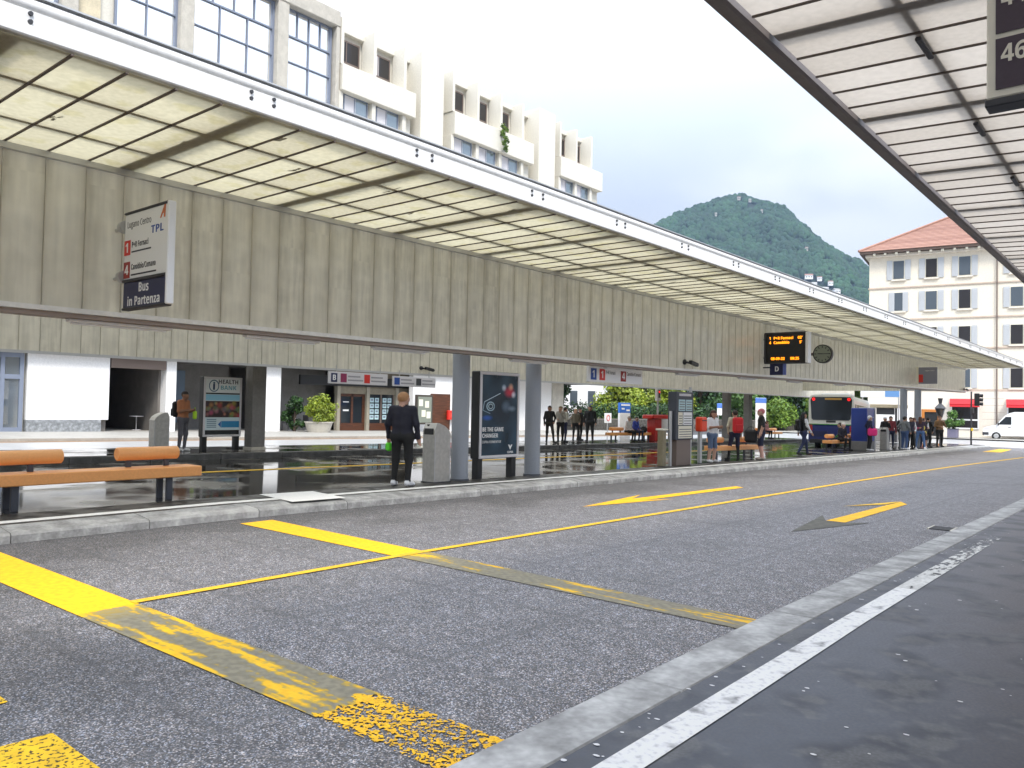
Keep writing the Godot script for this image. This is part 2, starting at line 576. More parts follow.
func road_mesh(xa: float, xb: float, z0: float, z1: float) -> ArrayMesh:
	# the lane, darker in places: the darker tone is laid in the vertex colours
	var f := FastNoiseLite.new()
	f.seed = 19
	f.frequency = 0.55
	f.fractal_octaves = 4
	var V := PackedVector3Array()
	var U := PackedVector2Array()
	var K := PackedColorArray()
	var N := PackedVector3Array()
	var I := PackedInt32Array()
	var nx := 44
	var zs := []
	var z := z0
	while z > z1:
		zs.append(z)
		z -= 0.2 if z > -14.0 else 0.6
	zs.append(z1)
	for j in zs.size():
		for i in nx + 1:
			var x := lerpf(xa, xb, float(i) / nx)
			var zz: float = zs[j]
			var n := f.get_noise_2d(x, zz * 0.7)
			# darker along the far kerb and near the stop line
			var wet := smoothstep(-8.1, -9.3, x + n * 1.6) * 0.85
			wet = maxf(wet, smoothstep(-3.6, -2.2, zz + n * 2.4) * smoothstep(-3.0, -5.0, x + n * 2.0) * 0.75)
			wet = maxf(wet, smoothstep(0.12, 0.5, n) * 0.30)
			var k := 1.0 - 0.50 * wet  # wet is only the amount of darkening
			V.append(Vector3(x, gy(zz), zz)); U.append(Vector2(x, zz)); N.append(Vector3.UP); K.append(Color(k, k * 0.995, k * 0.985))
	for j in zs.size() - 1:
		for i in nx:
			var q := j * (nx + 1) + i
			I.append_array([q, q + nx + 2, q + 1, q, q + nx + 1, q + nx + 2])
	var arr := []
	arr.resize(Mesh.ARRAY_MAX)
	arr[Mesh.ARRAY_VERTEX] = V
	arr[Mesh.ARRAY_NORMAL] = N
	arr[Mesh.ARRAY_TEX_UV] = U
	arr[Mesh.ARRAY_COLOR] = K
	arr[Mesh.ARRAY_INDEX] = I
	var m := ArrayMesh.new()
	m.add_surface_from_arrays(Mesh.PRIMITIVE_TRIANGLES, arr)
	return m

func patch(called: String, pts: Array, off: float, m: Material, uv := false) -> MeshInstance3D:
	# a painted polygon of [x, z] corners on the ground; corner uv 0..1 for four corners
	var s := S()
	var pv := PackedVector2Array()
	for p in pts: pv.append(Vector2(p[0], p[1]))
	var idx := Geometry2D.triangulate_polygon(pv)
	var uvs := [Vector2(0, 0), Vector2(0, 1), Vector2(1, 1), Vector2(1, 0)]
	for k in range(0, idx.size(), 3):
		var tri := [idx[k], idx[k + 1], idx[k + 2]]
		var a: Vector2 = pv[tri[0]]
		var b: Vector2 = pv[tri[1]]
		var c: Vector2 = pv[tri[2]]
		if (b - a).cross(c - a) < 0.0: tri = [idx[k], idx[k + 2], idx[k + 1]]
		for j in tri:
			s.set_uv(uvs[j] if uv else pv[j])
			s.add_vertex(Vector3(pv[j].x, gy(pv[j].y) + off, pv[j].y))
	var o := obj(called, s, m)
	ground(o)
	return o

func ribbon(called: String, rows: Array, off: float, m: Material) -> void:
	# a painted line: rows of [z, x from, x to], cut again where the fall of the ground changes
	var s := S()
	for i in rows.size() - 1:
		var r0: Array = rows[i]
		var r1: Array = rows[i + 1]
		var zs := spans(r0[0], r1[0])
		for j in zs.size() - 1:
			var q := []
			for e in [[j, 1], [j, 2], [j + 1, 2], [j + 1, 1]]:
				var z: float = zs[e[0]]
				var f := (z - float(r0[0])) / (float(r1[0]) - float(r0[0]))
				q.append(Vector3(lerpf(r0[e[1]], r1[e[1]], f), gy(z) + off, z))
			face(s, q[0] - Vector3(0, 1, 0), q)
	ground(obj(called, s, m))

func kerb(called: String, x0: float, x1: float, top: float, z0: float, z1: float, mats: Array, length: float, slope := 0.0) -> void:
	var root := Node3D.new()
	root.name = nm(called, self)
	add_child(root, true)
	ground(root)
	var s := S()
	if slope > 0.0:
		# a stone whose edge falls away to a low face towards the road
		var hw := (x1 - x0) * 0.5
		prism(s, PackedVector2Array([Vector2(-hw, -0.15), Vector2(hw, -0.15), Vector2(hw, 0.085), Vector2(hw - 0.025, 0.112), Vector2(hw - slope, 0.148), Vector2(-hw, 0.15)]), Vector3(0, 0, length * 0.5 - 0.006), Vector3(1, 0, 0), Vector3(0, 1, 0), Vector3(0, 0, -length + 0.012))
	else:
		box(s, Vector3(0, 0, 0), Vector3(x1 - x0, 0.30, length - 0.012), 0.014)
	s.generate_normals()
	var mesh := s.commit()
	var z := z0
	while z > z1:
		var zc := z - length * 0.5
		var tilt := 0.0115 if zc < -6.0 and zc > -62.0 else 0.0
		var t := Transform3D(Basis(Vector3.RIGHT, -tilt), Vector3((x0 + x1) * 0.5 + rng.randf_range(-0.004, 0.004), gy(zc) + top - 0.15 + rng.randf_range(-0.003, 0.003), zc))
		put("kerb_stone", mesh, mats[rng.randi() % mats.size()], root, t)
		z -= length

func gum_spots() -> void:
	# trodden gum and scraps on the near platform
	var r := RandomNumberGenerator.new()
	r.seed = 77
	var s := S()
	for k in 420:
		var z := -1.5 - 17.0 * pow(r.randf(), 1.4)
		var x := r.randf_range(-1.6, 3.5)
		if r.randf() < 0.15: x = r.randf_range(-1.98, -1.86)
		var rr := r.randf_range(0.006, 0.018)
		var el := r.randf_range(0.5, 1.0)
		var q := []
		for i in 7: q.append(Vector3(x + cos(TAU * i / 7.0) * rr * r.randf_range(0.7, 1.2), gy(z) + 0.1235, z + sin(TAU * i / 7.0) * rr * el))
		face(s, q[0] - Vector3(0, 1, 0), q)
	var o := obj("gum_spots", s, mat(lin(0.62, 0.62, 0.64), 0.8))
	o.set_meta("kind", "stuff")
	tag(o, "pale trodden gum spots scattered over the near platform", "gum spots")

func build_ground() -> void:
	var o: MeshInstance3D
	ground(put("ground", sheet_mesh(-1500, 600, [260.0, -6.0, -62.0, -1700.0], -0.06), M.asphalt))
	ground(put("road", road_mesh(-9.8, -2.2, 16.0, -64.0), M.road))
	ground(put("cross_street", sheet_mesh(-24.5, 30, spans(-64, -84), 0.0), M.street))
	ground(put("platform_island", sheet_mesh(-13.7, -11.0, spans(16, -63), 0.15, 0.3), M.island_wet))
	ground(put("platform_edge", sheet_mesh(-11.0, -10.10, spans(16, -63), 0.15, 0.3), M.island))
	ground(put("bus_lane", sheet_mesh(-20.62, -13.7, spans(16, -64), 0.002), M.wet))
	ground(put("platform_far", sheet_mesh(-24.4, -20.95, spans(16, -60), 0.15, 0.3), M.wet))
	ground(put("street", sheet_mesh(-32.0, -24.4, spans(16, -84), 0.0), M.street))
	ground(put("forecourt", sheet_mesh(-48, -32.0, spans(16, -62), 0.12, 0.3), M.forecourt))
	ground(put("pavement", sheet_mesh(-60, 40, [-79.0, -110.0], 0.10, 0.3), M.forecourt))
	ground(put("platform_near", sheet_mesh(-1.985, 9.0, spans(16, -60), 0.12, 0.3), M.platform))
	kerb("kerb_island", -10.10, -9.69, 0.15, 12.0, -62.0, M.kerb, 1.52, 0.36)
	kerb("kerb_near", -2.30, -1.99, 0.12, 12.0, -60.0, M.kerb, 1.98)
	kerb("kerb_far", -20.95, -20.6, 0.16, 6.0, -60.0, [M.kerb_shaded], 2.0)
	# paint
	ribbon("white_line_island", [[12.0, -10.40, -10.20], [-60.0, -10.40, -10.18]], 0.155, M.white_edge)
	ribbon("white_line_near", [[12.0, -1.84, -1.68], [-7.4, -1.84, -1.68]], 0.125, M.white_line)
	patch("white_line_worn", [[-1.84, -7.4], [-1.68, -7.4], [-1.68, -13.5], [-1.84, -13.5]], 0.125, M.fading, true)
	gum_spots()
	ribbon("white_line_lane", [[12.0, -13.92, -13.78], [-60.0, -13.92, -13.78]], 0.008, M.white_line)
	ribbon("yellow_line_lane", [[12.0, -16.92, -16.68], [-40.0, -16.92, -16.68]], 0.008, M.yellow_thin)
	ribbon("yellow_line_street", [[12.0, -25.35, -24.9], [-60.0, -25.35, -24.9]], 0.006, M.yellow_thin)
	ribbon("ochre_line_street", [[12.0, -31.995, -31.6], [-60.0, -31.995, -31.6]], 0.006, M.ochre)
	ribbon("yellow_line", [[-2.93, -6.32, -6.22], [-6.0, -6.29, -6.19], [-13.0, -6.31, -6.20], [-21.0, -6.38, -6.26], [-32.0, -6.25, -6.12], [-45.0, -5.79, -5.65], [-60.0, -4.64, -4.49]], 0.0095, M.yellow_thin)
	patch("yellow_stripe_worn", [[-9.33, -6.21], [-9.31, -5.72], [-2.24, -5.57], [-2.24, -5.90]], 0.006, M.stripe_a, true)
	patch("yellow_stripe_worn", [[-9.50, -2.95], [-9.50, -2.47], [-2.24, -2.52], [-2.24, -2.95]], 0.006, M.stripe_b, true)
	patch("yellow_block", [[-4.10, -1.56], [-3.42, -1.55], [-3.42, -1.02], [-4.12, -1.02]], 0.006, M.block)
	patch("yellow_block", [[-5.45, -1.56], [-4.68, -1.56], [-4.68, -1.02], [-5.45, -1.02]], 0.006, M.block)
	patch("yellow_arrow", [[-7.55, -10.93], [-7.98, -13.54], [-7.70, -12.75], [-7.62, -17.1], [-7.36, -16.9], [-7.42, -12.75], [-7.18, -13.38]], 0.006, M.yellow)
	patch("arrow_head_blacked_out", [[-4.05, -10.87], [-4.40, -13.2], [-4.12, -12.5], [-3.84, -12.5], [-3.56, -12.8]], 0.006, M.tar)
	patch("yellow_arrow_shaft", [[-4.12, -12.52], [-4.10, -16.75], [-3.88, -16.3], [-3.84, -12.52]], 0.006, M.yellow)
	patch("yellow_arrow_barb", [[-4.60, -14.83], [-4.10, -16.76], [-4.14, -15.9]], 0.010, M.yellow_thin)
	patch("yellow_mark_far", [[-8.5, -52.2], [-8.8, -60], [-8.1, -60], [-7.6, -52.5]], 0.006, M.yellow_thin)
	patch("pale_slab_island", [[-10.92, -7.02], [-10.86, -7.98], [-9.78, -7.80], [-9.80, -6.85]], 0.160, M.slab)
	# gully grate in the near gutter
	var g := thing("drain_grate", "small dark iron drain grate in the asphalt beside the kerb", "drain", Vector3(-2.62, gy(-13.0) + 0.004, -13.0))
	g.scale = Vector3(0.62, 1.0, 0.75)
	var s := S()
	for k in 8: bxx(s, -0.22, 0.22, 0.0, 0.012, -0.24 + k * 0.065, -0.205 + k * 0.065)
	obj("grate_bars", s, M.dark, g)
	s = S()
	bxx(s, -0.26, -0.22, 0.0, 0.014, -0.28, 0.29)
	obj("rim", s, M.concrete, g)
	s = S()
	bxx(s, 0.22, 0.26, 0.0, 0.014, -0.28, 0.29)
	obj("rim", s, M.concrete, g)

# ---------------------------------------------------------------- canopies
func wall_bottom(z: float) -> float:
	return 2.66 if z > -18.0 else 2.66 + (-18.0 - z) / 39.0 * 0.40

func unit_box(b := 0.0) -> ArrayMesh:
	var s := S()
	box(s, Vector3.ZERO, Vector3.ONE, b)
	s.generate_normals()
	return s.commit()

func build_canopy() -> void:
	var c := thing("terminal_canopy", "long bus terminal canopy with beige glass walls and yellowish translucent overhang", "canopy")
	var n := int((Z_NEAR - Z_FAR) / STEP)
	var z_beam := -4.5
	# front and rear wall: one sheet of ribbed glass after another
	var pm := S()
	var prof := PackedVector2Array([Vector2(-0.2225, -0.02), Vector2(-0.2225, 0.012), Vector2(-0.214, 0.020), Vector2(0.214, 0.020), Vector2(0.2225, 0.012), Vector2(0.2225, -0.02)])
	for j in 5:
		var p0 := prof[j]
		var p1 := prof[j + 1]
		face(pm, Vector3(-1.0, -0.5, 0), [Vector3(p0.y, -1, p0.x), Vector3(p1.y, -1, p1.x), Vector3(p1.y, 0, p1.x), Vector3(p0.y, 0, p0.x)])
	pm.generate_normals()
	var panel := pm.commit()
	var s_m := S()
	var s_mb := S()
	var lo := 0.0
	for i in n + 30:
		var z := z_beam + STEP * 24 + STEP * 0.5 - i * STEP - STEP * 2.0
		if z < Z_FAR - 12.0: break
		lo = wall_bottom(z)
		if z < Z_FAR + 0.3:
			put("rear_wall_panel", panel, M.glass_wall[rng.randi() % 4], c, Transform3D(Basis.from_scale(Vector3(1, SOFFIT + 0.2 - 2.66, 1)), Vector3(WALL_B, SOFFIT + 0.2, z)))
			continue
		put("wall_panel", panel, M.glass_wall[rng.randi() % 4], c, Transform3D(Basis.from_scale(Vector3(1, SOFFIT - lo, 1)), Vector3(WALL, SOFFIT, z)))
		put("rear_wall_panel", panel, M.glass_wall[rng.randi() % 4], c, Transform3D(Basis.from_scale(Vector3(1, SOFFIT + 0.2 - 2.66, 1)), Vector3(WALL_B, SOFFIT + 0.2, z)))
		bxx(s_m, WALL - 0.025, WALL - 0.005, lo, SOFFIT, z - STEP * 0.5 - 0.010, z - STEP * 0.5 + 0.010)
		bxx(s_m, WALL - 0.16, WALL - 0.04, lo + 0.02, SOFFIT, z - STEP * 0.5 - 0.045, z - STEP * 0.5 + 0.045)  # unseen bars added behind the seams to shade the glass in bands
		bxx(s_mb, WALL_B - 0.025, WALL_B - 0.005, 2.66, SOFFIT + 0.2, z - STEP * 0.5 - 0.010, z - STEP * 0.5 + 0.010)
	obj("wall_joints_shade_bars", s_m, M.joint, c).set_meta("kind", "stuff")
	obj("rear_wall_joints", s_mb, M.joint, c).set_meta("kind", "stuff")
	# rails along the walls
	var s := S()
	for k in 2:
		var za: float = [Z_NEAR, -18.0][k]
		var zb: float = [-18.0, Z_FAR][k]
		var ya := wall_bottom(za)
		var yb := wall_bottom(zb)
		var o := Vector3(WALL, (ya + yb) * 0.5, (za + zb) * 0.5)
		var q := [Vector2(-0.05, -0.05), Vector2(0.05, -0.05), Vector2(0.05, 0.01), Vector2(-0.05, 0.01)]
		for j in 4:
			var u: Vector2 = q[j]
			var v: Vector2 = q[(j + 1) % 4]
			face(s, o, [Vector3(WALL + u.x, ya + u.y, za), Vector3(WALL + v.x, ya + v.y, za), Vector3(WALL + v.x, yb + v.y, zb), Vector3(WALL + u.x, yb + u.y, zb)])
	obj("bottom_rail", s, M.white_metal, c)
	s = S()
	for k in 2:
		var za: float = [Z_NEAR, -18.0][k]
		var zb: float = [-18.0, Z_FAR][k]
		var ya := wall_bottom(za) - 0.055
		var yb := wall_bottom(zb) - 0.055
		var o := Vector3(WALL - 0.09, (ya + yb) * 0.5, (za + zb) * 0.5)
		var q := [Vector2(-0.26, -0.05), Vector2(0.0, -0.05), Vector2(0.0, 0.0), Vector2(-0.26, 0.0)]
		for j in 4:
			var u: Vector2 = q[j]
			var v: Vector2 = q[(j + 1) % 4]
			face(s, o, [Vector3(WALL + u.x, ya + u.y, za), Vector3(WALL + v.x, ya + v.y, za), Vector3(WALL + v.x, yb + v.y, zb), Vector3(WALL + u.x, yb + u.y, zb)])
	obj("cable_tray", s, M.tray, c)
	s = S()
	bxx(s, WALL_B - 0.05, WALL_B + 0.05, 2.60, 2.665, Z_FAR - 12.0, Z_NEAR)
	obj("rear_bottom_rail", s, M.alu, c)
	s = S()
	bxx(s, WALL + 0.026, WALL + 0.10, SOFFIT - 0.075, SOFFIT - 0.005, Z_FAR, Z_NEAR)
	obj("soffit_rail", s, M.alu, c)
	# overhang of the front: sheets between thin ribs, beams and purlins lying above them
	var ub := unit_box()
	var flat := PlaneMesh.new()
	flat.size = Vector2.ONE
	var w := LIP - 0.02 - (WALL + 0.03)
	var xc := (LIP - 0.02 + WALL + 0.03) * 0.5
	var litter := S()
	for i in n + 2:
		var k := i - 28
		var z := z_beam - k * STEP
		if z > Z_NEAR or z < Z_FAR + 0.2: continue
		if posmod(k, 5) != 0:
			put("rib", ub, M.rib, c, Transform3D(Basis.from_scale(Vector3(w, 0.016, 0.026)), Vector3(xc, SOFFIT + 0.006, z)))
		else:
			put("beam", ub, M.beam, c, Transform3D(Basis.from_scale(Vector3(w - 0.08, 0.22, 0.20)), Vector3(xc - 0.06, SOFFIT + 0.150, z)))
		if z - STEP > Z_FAR:
			put("soffit_panel", flat, M.sheet[rng.randi() % 3], c, Transform3D(Basis.from_scale(Vector3(w, 1.0, STEP - 0.001)), Vector3(xc, SOFFIT + 0.012, z - STEP * 0.5)))
			for j in rng.randi_range(0, 2):
				# withered leaves washed together against the ribs
				var at := Vector3(rng.randf_range(WALL + 0.4, LIP - 0.3), SOFFIT + 0.020, z - 0.06 if rng.randf() < 0.6 else z - STEP + 0.06)
				var yaw := rng.randf_range(-0.3, 0.3)
				for q in rng.randi_range(2, 5):
					var e := Vector3(rng.randf_range(0.05, 0.17), 0.005, rng.randf_range(0.012, 0.035))
					box(litter, Vector3(rng.randf_range(-0.16, 0.16), 0, rng.randf_range(-0.03, 0.03)), e, 0.0, Transform3D(Basis(Vector3.UP, yaw + rng.randf_range(-0.4, 0.4)), at))
	var lo_ := obj("leaf_litter", litter, M.leaf_litter, c)
	lo_.set_meta("kind", "stuff")
	s = S()
	for x in [-8.12, -9.3]:
		s = S()
		bxx(s, x - 0.04, x + 0.04, SOFFIT + 0.026, SOFFIT + 0.13, Z_FAR, Z_NEAR)
		obj("purlin", s, M.beam, c)
	# white edge beam: lower flange, web, rounded gutter
	s = S()
	bxx(s, LIP - 0.10, LIP, SOFFIT + 0.035, SOFFIT + 0.13, Z_FAR, Z_NEAR, 0.012)
	obj("edge_flange", s, M.white_metal, c)
	s = S()
	bxx(s, LIP - 0.08, LIP - 0.03, SOFFIT + 0.132, SOFFIT + 0.26, Z_FAR, Z_NEAR)
	obj("edge_web", s, M.white_metal, c)
	s = S()
	tube(s, Vector3(LIP - 0.07, SOFFIT + 0.315, Z_NEAR), Vector3(LIP - 0.07, SOFFIT + 0.315, Z_FAR), 0.058, 0.058, 12)
	obj("gutter", s, M.white_metal, c)
	s = S()
	bxx(s, LIP - 0.03, LIP - 0.008, SOFFIT + 0.375, SOFFIT + 0.39, Z_FAR, Z_NEAR)
	bxx(s, LIP - 0.10, LIP - 0.03, SOFFIT + 0.368, SOFFIT + 0.38, Z_FAR, Z_NEAR)
	obj("edge_drip", s, M.alu, c)
	for k in range(-5, 24):
		var z := z_beam - k * STEP * 5.0
		if z < Z_FAR: continue
		s = S()
		for a in [-0.13, 0.13]:
			for b in [0.165, 0.232]:
				tube(s, Vector3(LIP - 0.032, SOFFIT + b, z + a), Vector3(LIP - 0.012, SOFFIT + b, z + a), 0.021, 0.018, 8)
		obj("bolt_group", s, M.dark, c)
	# far overhang and the roof between the walls
	s = S()
	bxx(s, -23.6, WALL_B - 0.06, SOFFIT, SOFFIT + 0.02, Z_FAR, Z_NEAR)
	obj("rear_overhang", s, M.sheet[0], c)
	s = S()
	bxx(s, -23.75, -23.6, SOFFIT - 0.02, SOFFIT + 0.38, Z_FAR, Z_NEAR)
	obj("rear_edge", s, M.white_metal, c)
	s = S()
	face(s, Vector3(-15, 0, -20), [Vector3(WALL_B - 0.02, SOFFIT + 0.46, Z_FAR), Vector3(WALL - 0.03, SOFFIT + 0.46, Z_FAR), Vector3(WALL - 0.03, SOFFIT + 0.46, Z_NEAR), Vector3(WALL_B - 0.02, SOFFIT + 0.46, Z_NEAR)])
	obj("roof_sheet", s, M.roof_sheet, c)
	s = S()
	for k in range(-5, 24):
		var z := z_beam - k * STEP * 5.0
		if z < Z_FAR: continue
		bxx(s, WALL_B + 0.03, WALL - 0.03, SOFFIT + 0.22, SOFFIT + 0.44, z - 0.06, z + 0.06)
	obj("roof_beams", s, M.white_metal, c)
	# closing ends of the hollow
	s = S()
	bxx(s, WALL_B + 0.02, WALL - 0.03, 3.06, SOFFIT + 0.45, Z_FAR - 0.05, Z_FAR)
	obj("end_wall", s, M.glass_wall[2], c)
	s = S()
	bxx(s, WALL + 0.02, LIP, SOFFIT - 0.01, SOFFIT + 0.30, Z_FAR - 0.06, Z_FAR)
	obj("end_flange", s, M.white_metal, c)
	# columns on both islands
	for z in [-11.65, -14.0, -45.6, -48.6, 3.2, 5.5]:
		var t := thing("round_column", ["blue grey round steel column beside the grey litter bin", "blue grey round steel column next to the car advertisement", "blue grey round column among the waiting crowd", "blue grey round column behind the waiting crowd", "blue grey round column beyond the orange bench", "blue grey round column at the canopy start"][[-11.65, -14.0, -45.6, -48.6, 3.2, 5.5].find(z)], "column", Vector3(-11.05, gy(z) + 0.15, z), 0, "round canopy columns")
		s = S()
		tube(s, Vector3.ZERO, Vector3(0, 4.75 - gy(z), 0), 0.175, 0.175, 28)
		obj("shaft", s, M.column, t)
		s = S()
		tube(s, Vector3.ZERO, Vector3(0, 0.03, 0), 0.20, 0.19, 28)
		obj("collar", s, M.bench_leg, t)
	for q in [[-14.0, 0.0], [-48.0, 0.0], [-51.3, 0.0], [3.5, 0.0]]:
		var z: float = q[0]
		var lb: String = {-14.0: "dark square concrete pillar beside the health poster", -48.0: "dark square pillar standing before the greenery", -51.3: "dark square pillar behind the person with red backpack", 3.5: "dark square concrete pillar near the glazed shop"}[z]
		var t := thing("square_pillar", lb, "pillar", Vector3(-22.1, gy(z) + 0.15, z), 0, "square pillars of the far island")
		s = S()
		box(s, Vector3(0, 2.25, 0), Vector3(0.42, 4.6, 0.48), 0.02)
		obj("shaft", s, M.grey_wall, t)
		s = S()
		box(s, Vector3(0, 0.05, 0), Vector3(0.46, 0.1, 0.52), 0.01)
		obj("base", s, M.concrete, t)

func build_near_canopy() -> void:
	var c := thing("platform_canopy", "near canopy of pale translucent sheets with a dark gutter edge", "canopy")
	var ub := unit_box()
	var flat := PlaneMesh.new()
	flat.size = Vector2.ONE
	var x0 := -2.53
	var x1 := 3.6
	var sl := -0.045
	var bas := Basis(Vector3(0, 0, 1), atan(sl))
	var mid := Vector3((x0 + x1) * 0.5, SOFFIT + sl * (x1 - x0) * 0.5, 0)
	var wid := (x1 - x0) / cos(atan(sl)) - 0.16
	var z := 6.0 + 0.027
	var st := 0.446
	var k := 0
	var s := S()
	while z > Z_FAR:
		var zb := -5.95 + 27 * st - k * st
		z = zb
		if posmod(k, 5) != 2:
			put("rib", ub, M.rib, c, Transform3D(bas.scaled_local(Vector3(wid, 0.014, 0.022)), mid + Vector3(0.08, 0.006, zb)))
		else:
			put("beam", ub, M.beam, c, Transform3D(bas.scaled_local(Vector3(wid, 0.2, 0.14)), mid + Vector3(0.08, 0.130, zb)))
		put("soffit_panel", flat, M.sheet_r[rng.randi() % 3], c, Transform3D(bas.scaled_local(Vector3(wid, 1.0, st - 0.001)), mid + Vector3(0.08, 0.012, zb - st * 0.5)))
		if posmod(k, 5) == 1:
			box(s, Vector3(-1.47, SOFFIT - 0.075, zb - st * 2.5), Vector3(0.045, 0.03, 0.42), 0.008)
		k += 1
	obj("light_brackets", s, M.dark, c)
	s = S()
	for x in [-1.47, 0.6, 2.4]:
		s = S()
		bxx(s, x - 0.035, x + 0.035, SOFFIT + sl * (x - x0) + 0.035, SOFFIT + sl * (x - x0) + 0.13, Z_FAR, 6.0)
		obj("purlin", s, M.beam, c)
	s = S()
	bxx(s, x0, x0 + 0.13, SOFFIT - 0.03, SOFFIT + 0.10, Z_FAR, 6.0, 0.02)
	obj("gutter", s, M.gutter, c)
	s = S()
	bxx(s, x0 - 0.03, x0 + 0.02, SOFFIT + 0.105, SOFFIT + 0.36, Z_FAR, 6.0, 0.01)
	obj("edge_beam", s, M.white_metal, c)
	s = S()
	bxx(s, x1, x1 + 0.06, 2.6, SOFFIT + 0.2, Z_FAR, 6.0)
	obj("inner_wall", s, M.glass_wall[1], c)
	s = S()
	for zz in [4.0, -10.0, -24.0, -38.0, -52.0]: tube(s, Vector3(x1 - 0.35, gy(zz) + 0.12, zz), Vector3(x1 - 0.35, 4.4, zz), 0.17, 0.17, 16)
	obj("inner_columns", s, M.column, c)
	# hanging line board
	var b := thing("line_board", "plum coloured hanging board with white line numbers", "sign", Vector3(-0.53, 2.75, -3.35))
	s = S()
	box(s, Vector3(0.62, 0.65, 0), Vector3(1.24, 1.3, 0.07), 0.006)
	obj("frame", s, M.cream, b)
	for r in [[0.03, 0.185], [0.235, 0.185], [0.44, 0.185], [0.645, 0.185], [0.85, 0.185], [1.055, 0.185]]:
		s = S()
		bxx(s, 0.03, 1.21, r[0], r[0] + r[1], 0.036, 0.042)
		obj("number_plate", s, M.plum, b)
	s = S()
	bxx(s, -0.004, 1.244, -0.03, -0.002, -0.045, 0.045, 0.004)
	obj("bottom_rail", s, M.dark, b)
	for r in [["463", 0.155], ["44", 0.36]]:
		words(b, r[0], 0.064, Vector3(0.046, r[1], 0.044), 0.0, M.cream, true, -1, 0.85)
	s = S()
	for x in [0.2, 1.04]:
		s = S()
		tube(s, Vector3(x, 1.3, 0), Vector3(x, 1.72, 0), 0.012, 0.012, 8)
		obj("hanger", s, M.alu, b)

# ---------------------------------------------------------------- things on the islands
func on(x: float, z: float, off := 0.15) -> Vector3:
	return Vector3(x, gy(z) + off, z)

func bench(label: String, x: float, z0: float, z1: float, rolls: Array, legs: Array, off := 0.15) -> Node3D:
	# a thick slab seat along z with padded rolls as backrest
	var t := thing("bench", label, "bench", on(x, (z0 + z1) * 0.5, off), 0, "orange island benches")
	var zc := (z0 + z1) * 0.5
	t.rotation.x = -0.0115 if zc < -6.0 else 0.0
	var s := S()
	bxx(s, -0.22, 0.22, 0.32, 0.47, z0 - zc, z1 - zc, 0.012)
	obj("seat", s, M.orange[0], t)
	for r in rolls:
		s = S()
		var a: float = r[0] - zc
		var b: float = r[1] - zc
		tube(s, Vector3(-0.10, 0.66, a), Vector3(-0.10, 0.66, b), 0.095, 0.095, 20)
		tube(s, Vector3(-0.10, 0.66, a), Vector3(-0.10, 0.66, a + signf(a - b) * 0.012), 0.095, 0.08, 20)
		tube(s, Vector3(-0.10, 0.66, b), Vector3(-0.10, 0.66, b + signf(b - a) * 0.012), 0.095, 0.08, 20)
		obj("back_roll", s, M.orange[1 + rng.randi() % 2], t)
		for q in [a + (b - a) * 0.18, a + (b - a) * 0.82]:
			s = S()
			box(s, Vector3(-0.10, 0.52, q), Vector3(0.05, 0.10, 0.07), 0.005)
			obj("roll_support", s, M.bench_leg, t)
	for l in legs:
		for sx in [-0.16, 0.12]:
			s = S()
			box(s, Vector3(sx, 0.16, l - zc), Vector3(0.06, 0.325, 0.085), 0.006)
			obj("leg", s, M.bench_leg, t)
	return t

func litter_bin(label: String, x: float, z: float, h := 1.14, yaw := 0.0) -> void:
	var t := thing("litter_bin", label, "litter bin", on(x, z), yaw, "steel litter bins")
	var s := S()
	# body with a slanted rounded hood
	var p := PackedVector2Array([Vector2(-0.22, 0.02), Vector2(0.22, 0.02), Vector2(0.22, h * 0.80), Vector2(0.17, h * 0.88), Vector2(0.06, h * 0.95), Vector2(-0.10, h), Vector2(-0.16, h), Vector2(-0.22, h * 0.88)])
	prism(s, p, Vector3(-0.16, 0, 0), Vector3(0, 0, -1), Vector3(0, 1, 0), Vector3(0.32, 0, 0))
	obj("body", s, M.steel, t)
	for k in [-1, 1]:
		s = S()
		bxx(s, -0.165, 0.165, 0.05, h * 0.78, k * 0.205 - 0.012, k * 0.205 + 0.012, 0.004)
		obj("seam_strip", s, M.alu, t)
	s = S()
	box(s, Vector3(0, h * 0.86, 0.222), Vector3(0.25, 0.12, 0.03), 0.012)
	obj("opening", s, M.black, t)
	s = S()
	tube(s, Vector3(-0.06, h * 0.955, 0.14), Vector3(-0.06, h * 0.985, 0.155), 0.05, 0.045, 12)
	obj("ashtray", s, M.black, t)
	s = S()
	bxx(s, -0.18, 0.18, 0.0, 0.02, -0.24, 0.24, 0.004)
	obj("foot", s, M.dark, t)

func poster_material(f: Callable, w: int, h: int) -> StandardMaterial3D:
	var im := Image.create(w, h, true, Image.FORMAT_RGB8)
	f.call(im)
	im.generate_mipmaps()
	var m := mat(Color.WHITE, 0.22)
	m.albedo_texture = ImageTexture.create_from_image(im)
	return m

func ring_on(im: Image, cx: float, cy: float, rx: float, ry: float, wd: float, c: Color) -> void:
	for y in range(maxi(0, int(cy - ry - wd)), mini(im.get_height(), int(cy + ry + wd))):
		for x in range(maxi(0, int(cx - rx - wd)), mini(im.get_width(), int(cx + rx + wd))):
			var d := Vector2((x - cx) / rx, (y - cy) / ry).length()
			if absf(d - 1.0) * minf(rx, ry) < wd: im.set_pixel(x, y, im.get_pixel(x, y).lerp(c, c.a))

func spot_on(im: Image, cx: float, cy: float, r: float, c: Color, sy := 1.0) -> void:
	for y in range(maxi(0, int(cy - r * sy)), mini(im.get_height(), int(cy + r * sy))):
		for x in range(maxi(0, int(cx - r)), mini(im.get_width(), int(cx + r))):
			var d := Vector2(x - cx, (y - cy) / sy).length() / r
			if d < 1.0: im.set_pixel(x, y, im.get_pixel(x, y).lerp(Color(c.r, c.g, c.b), c.a * (1.0 - d * d)))

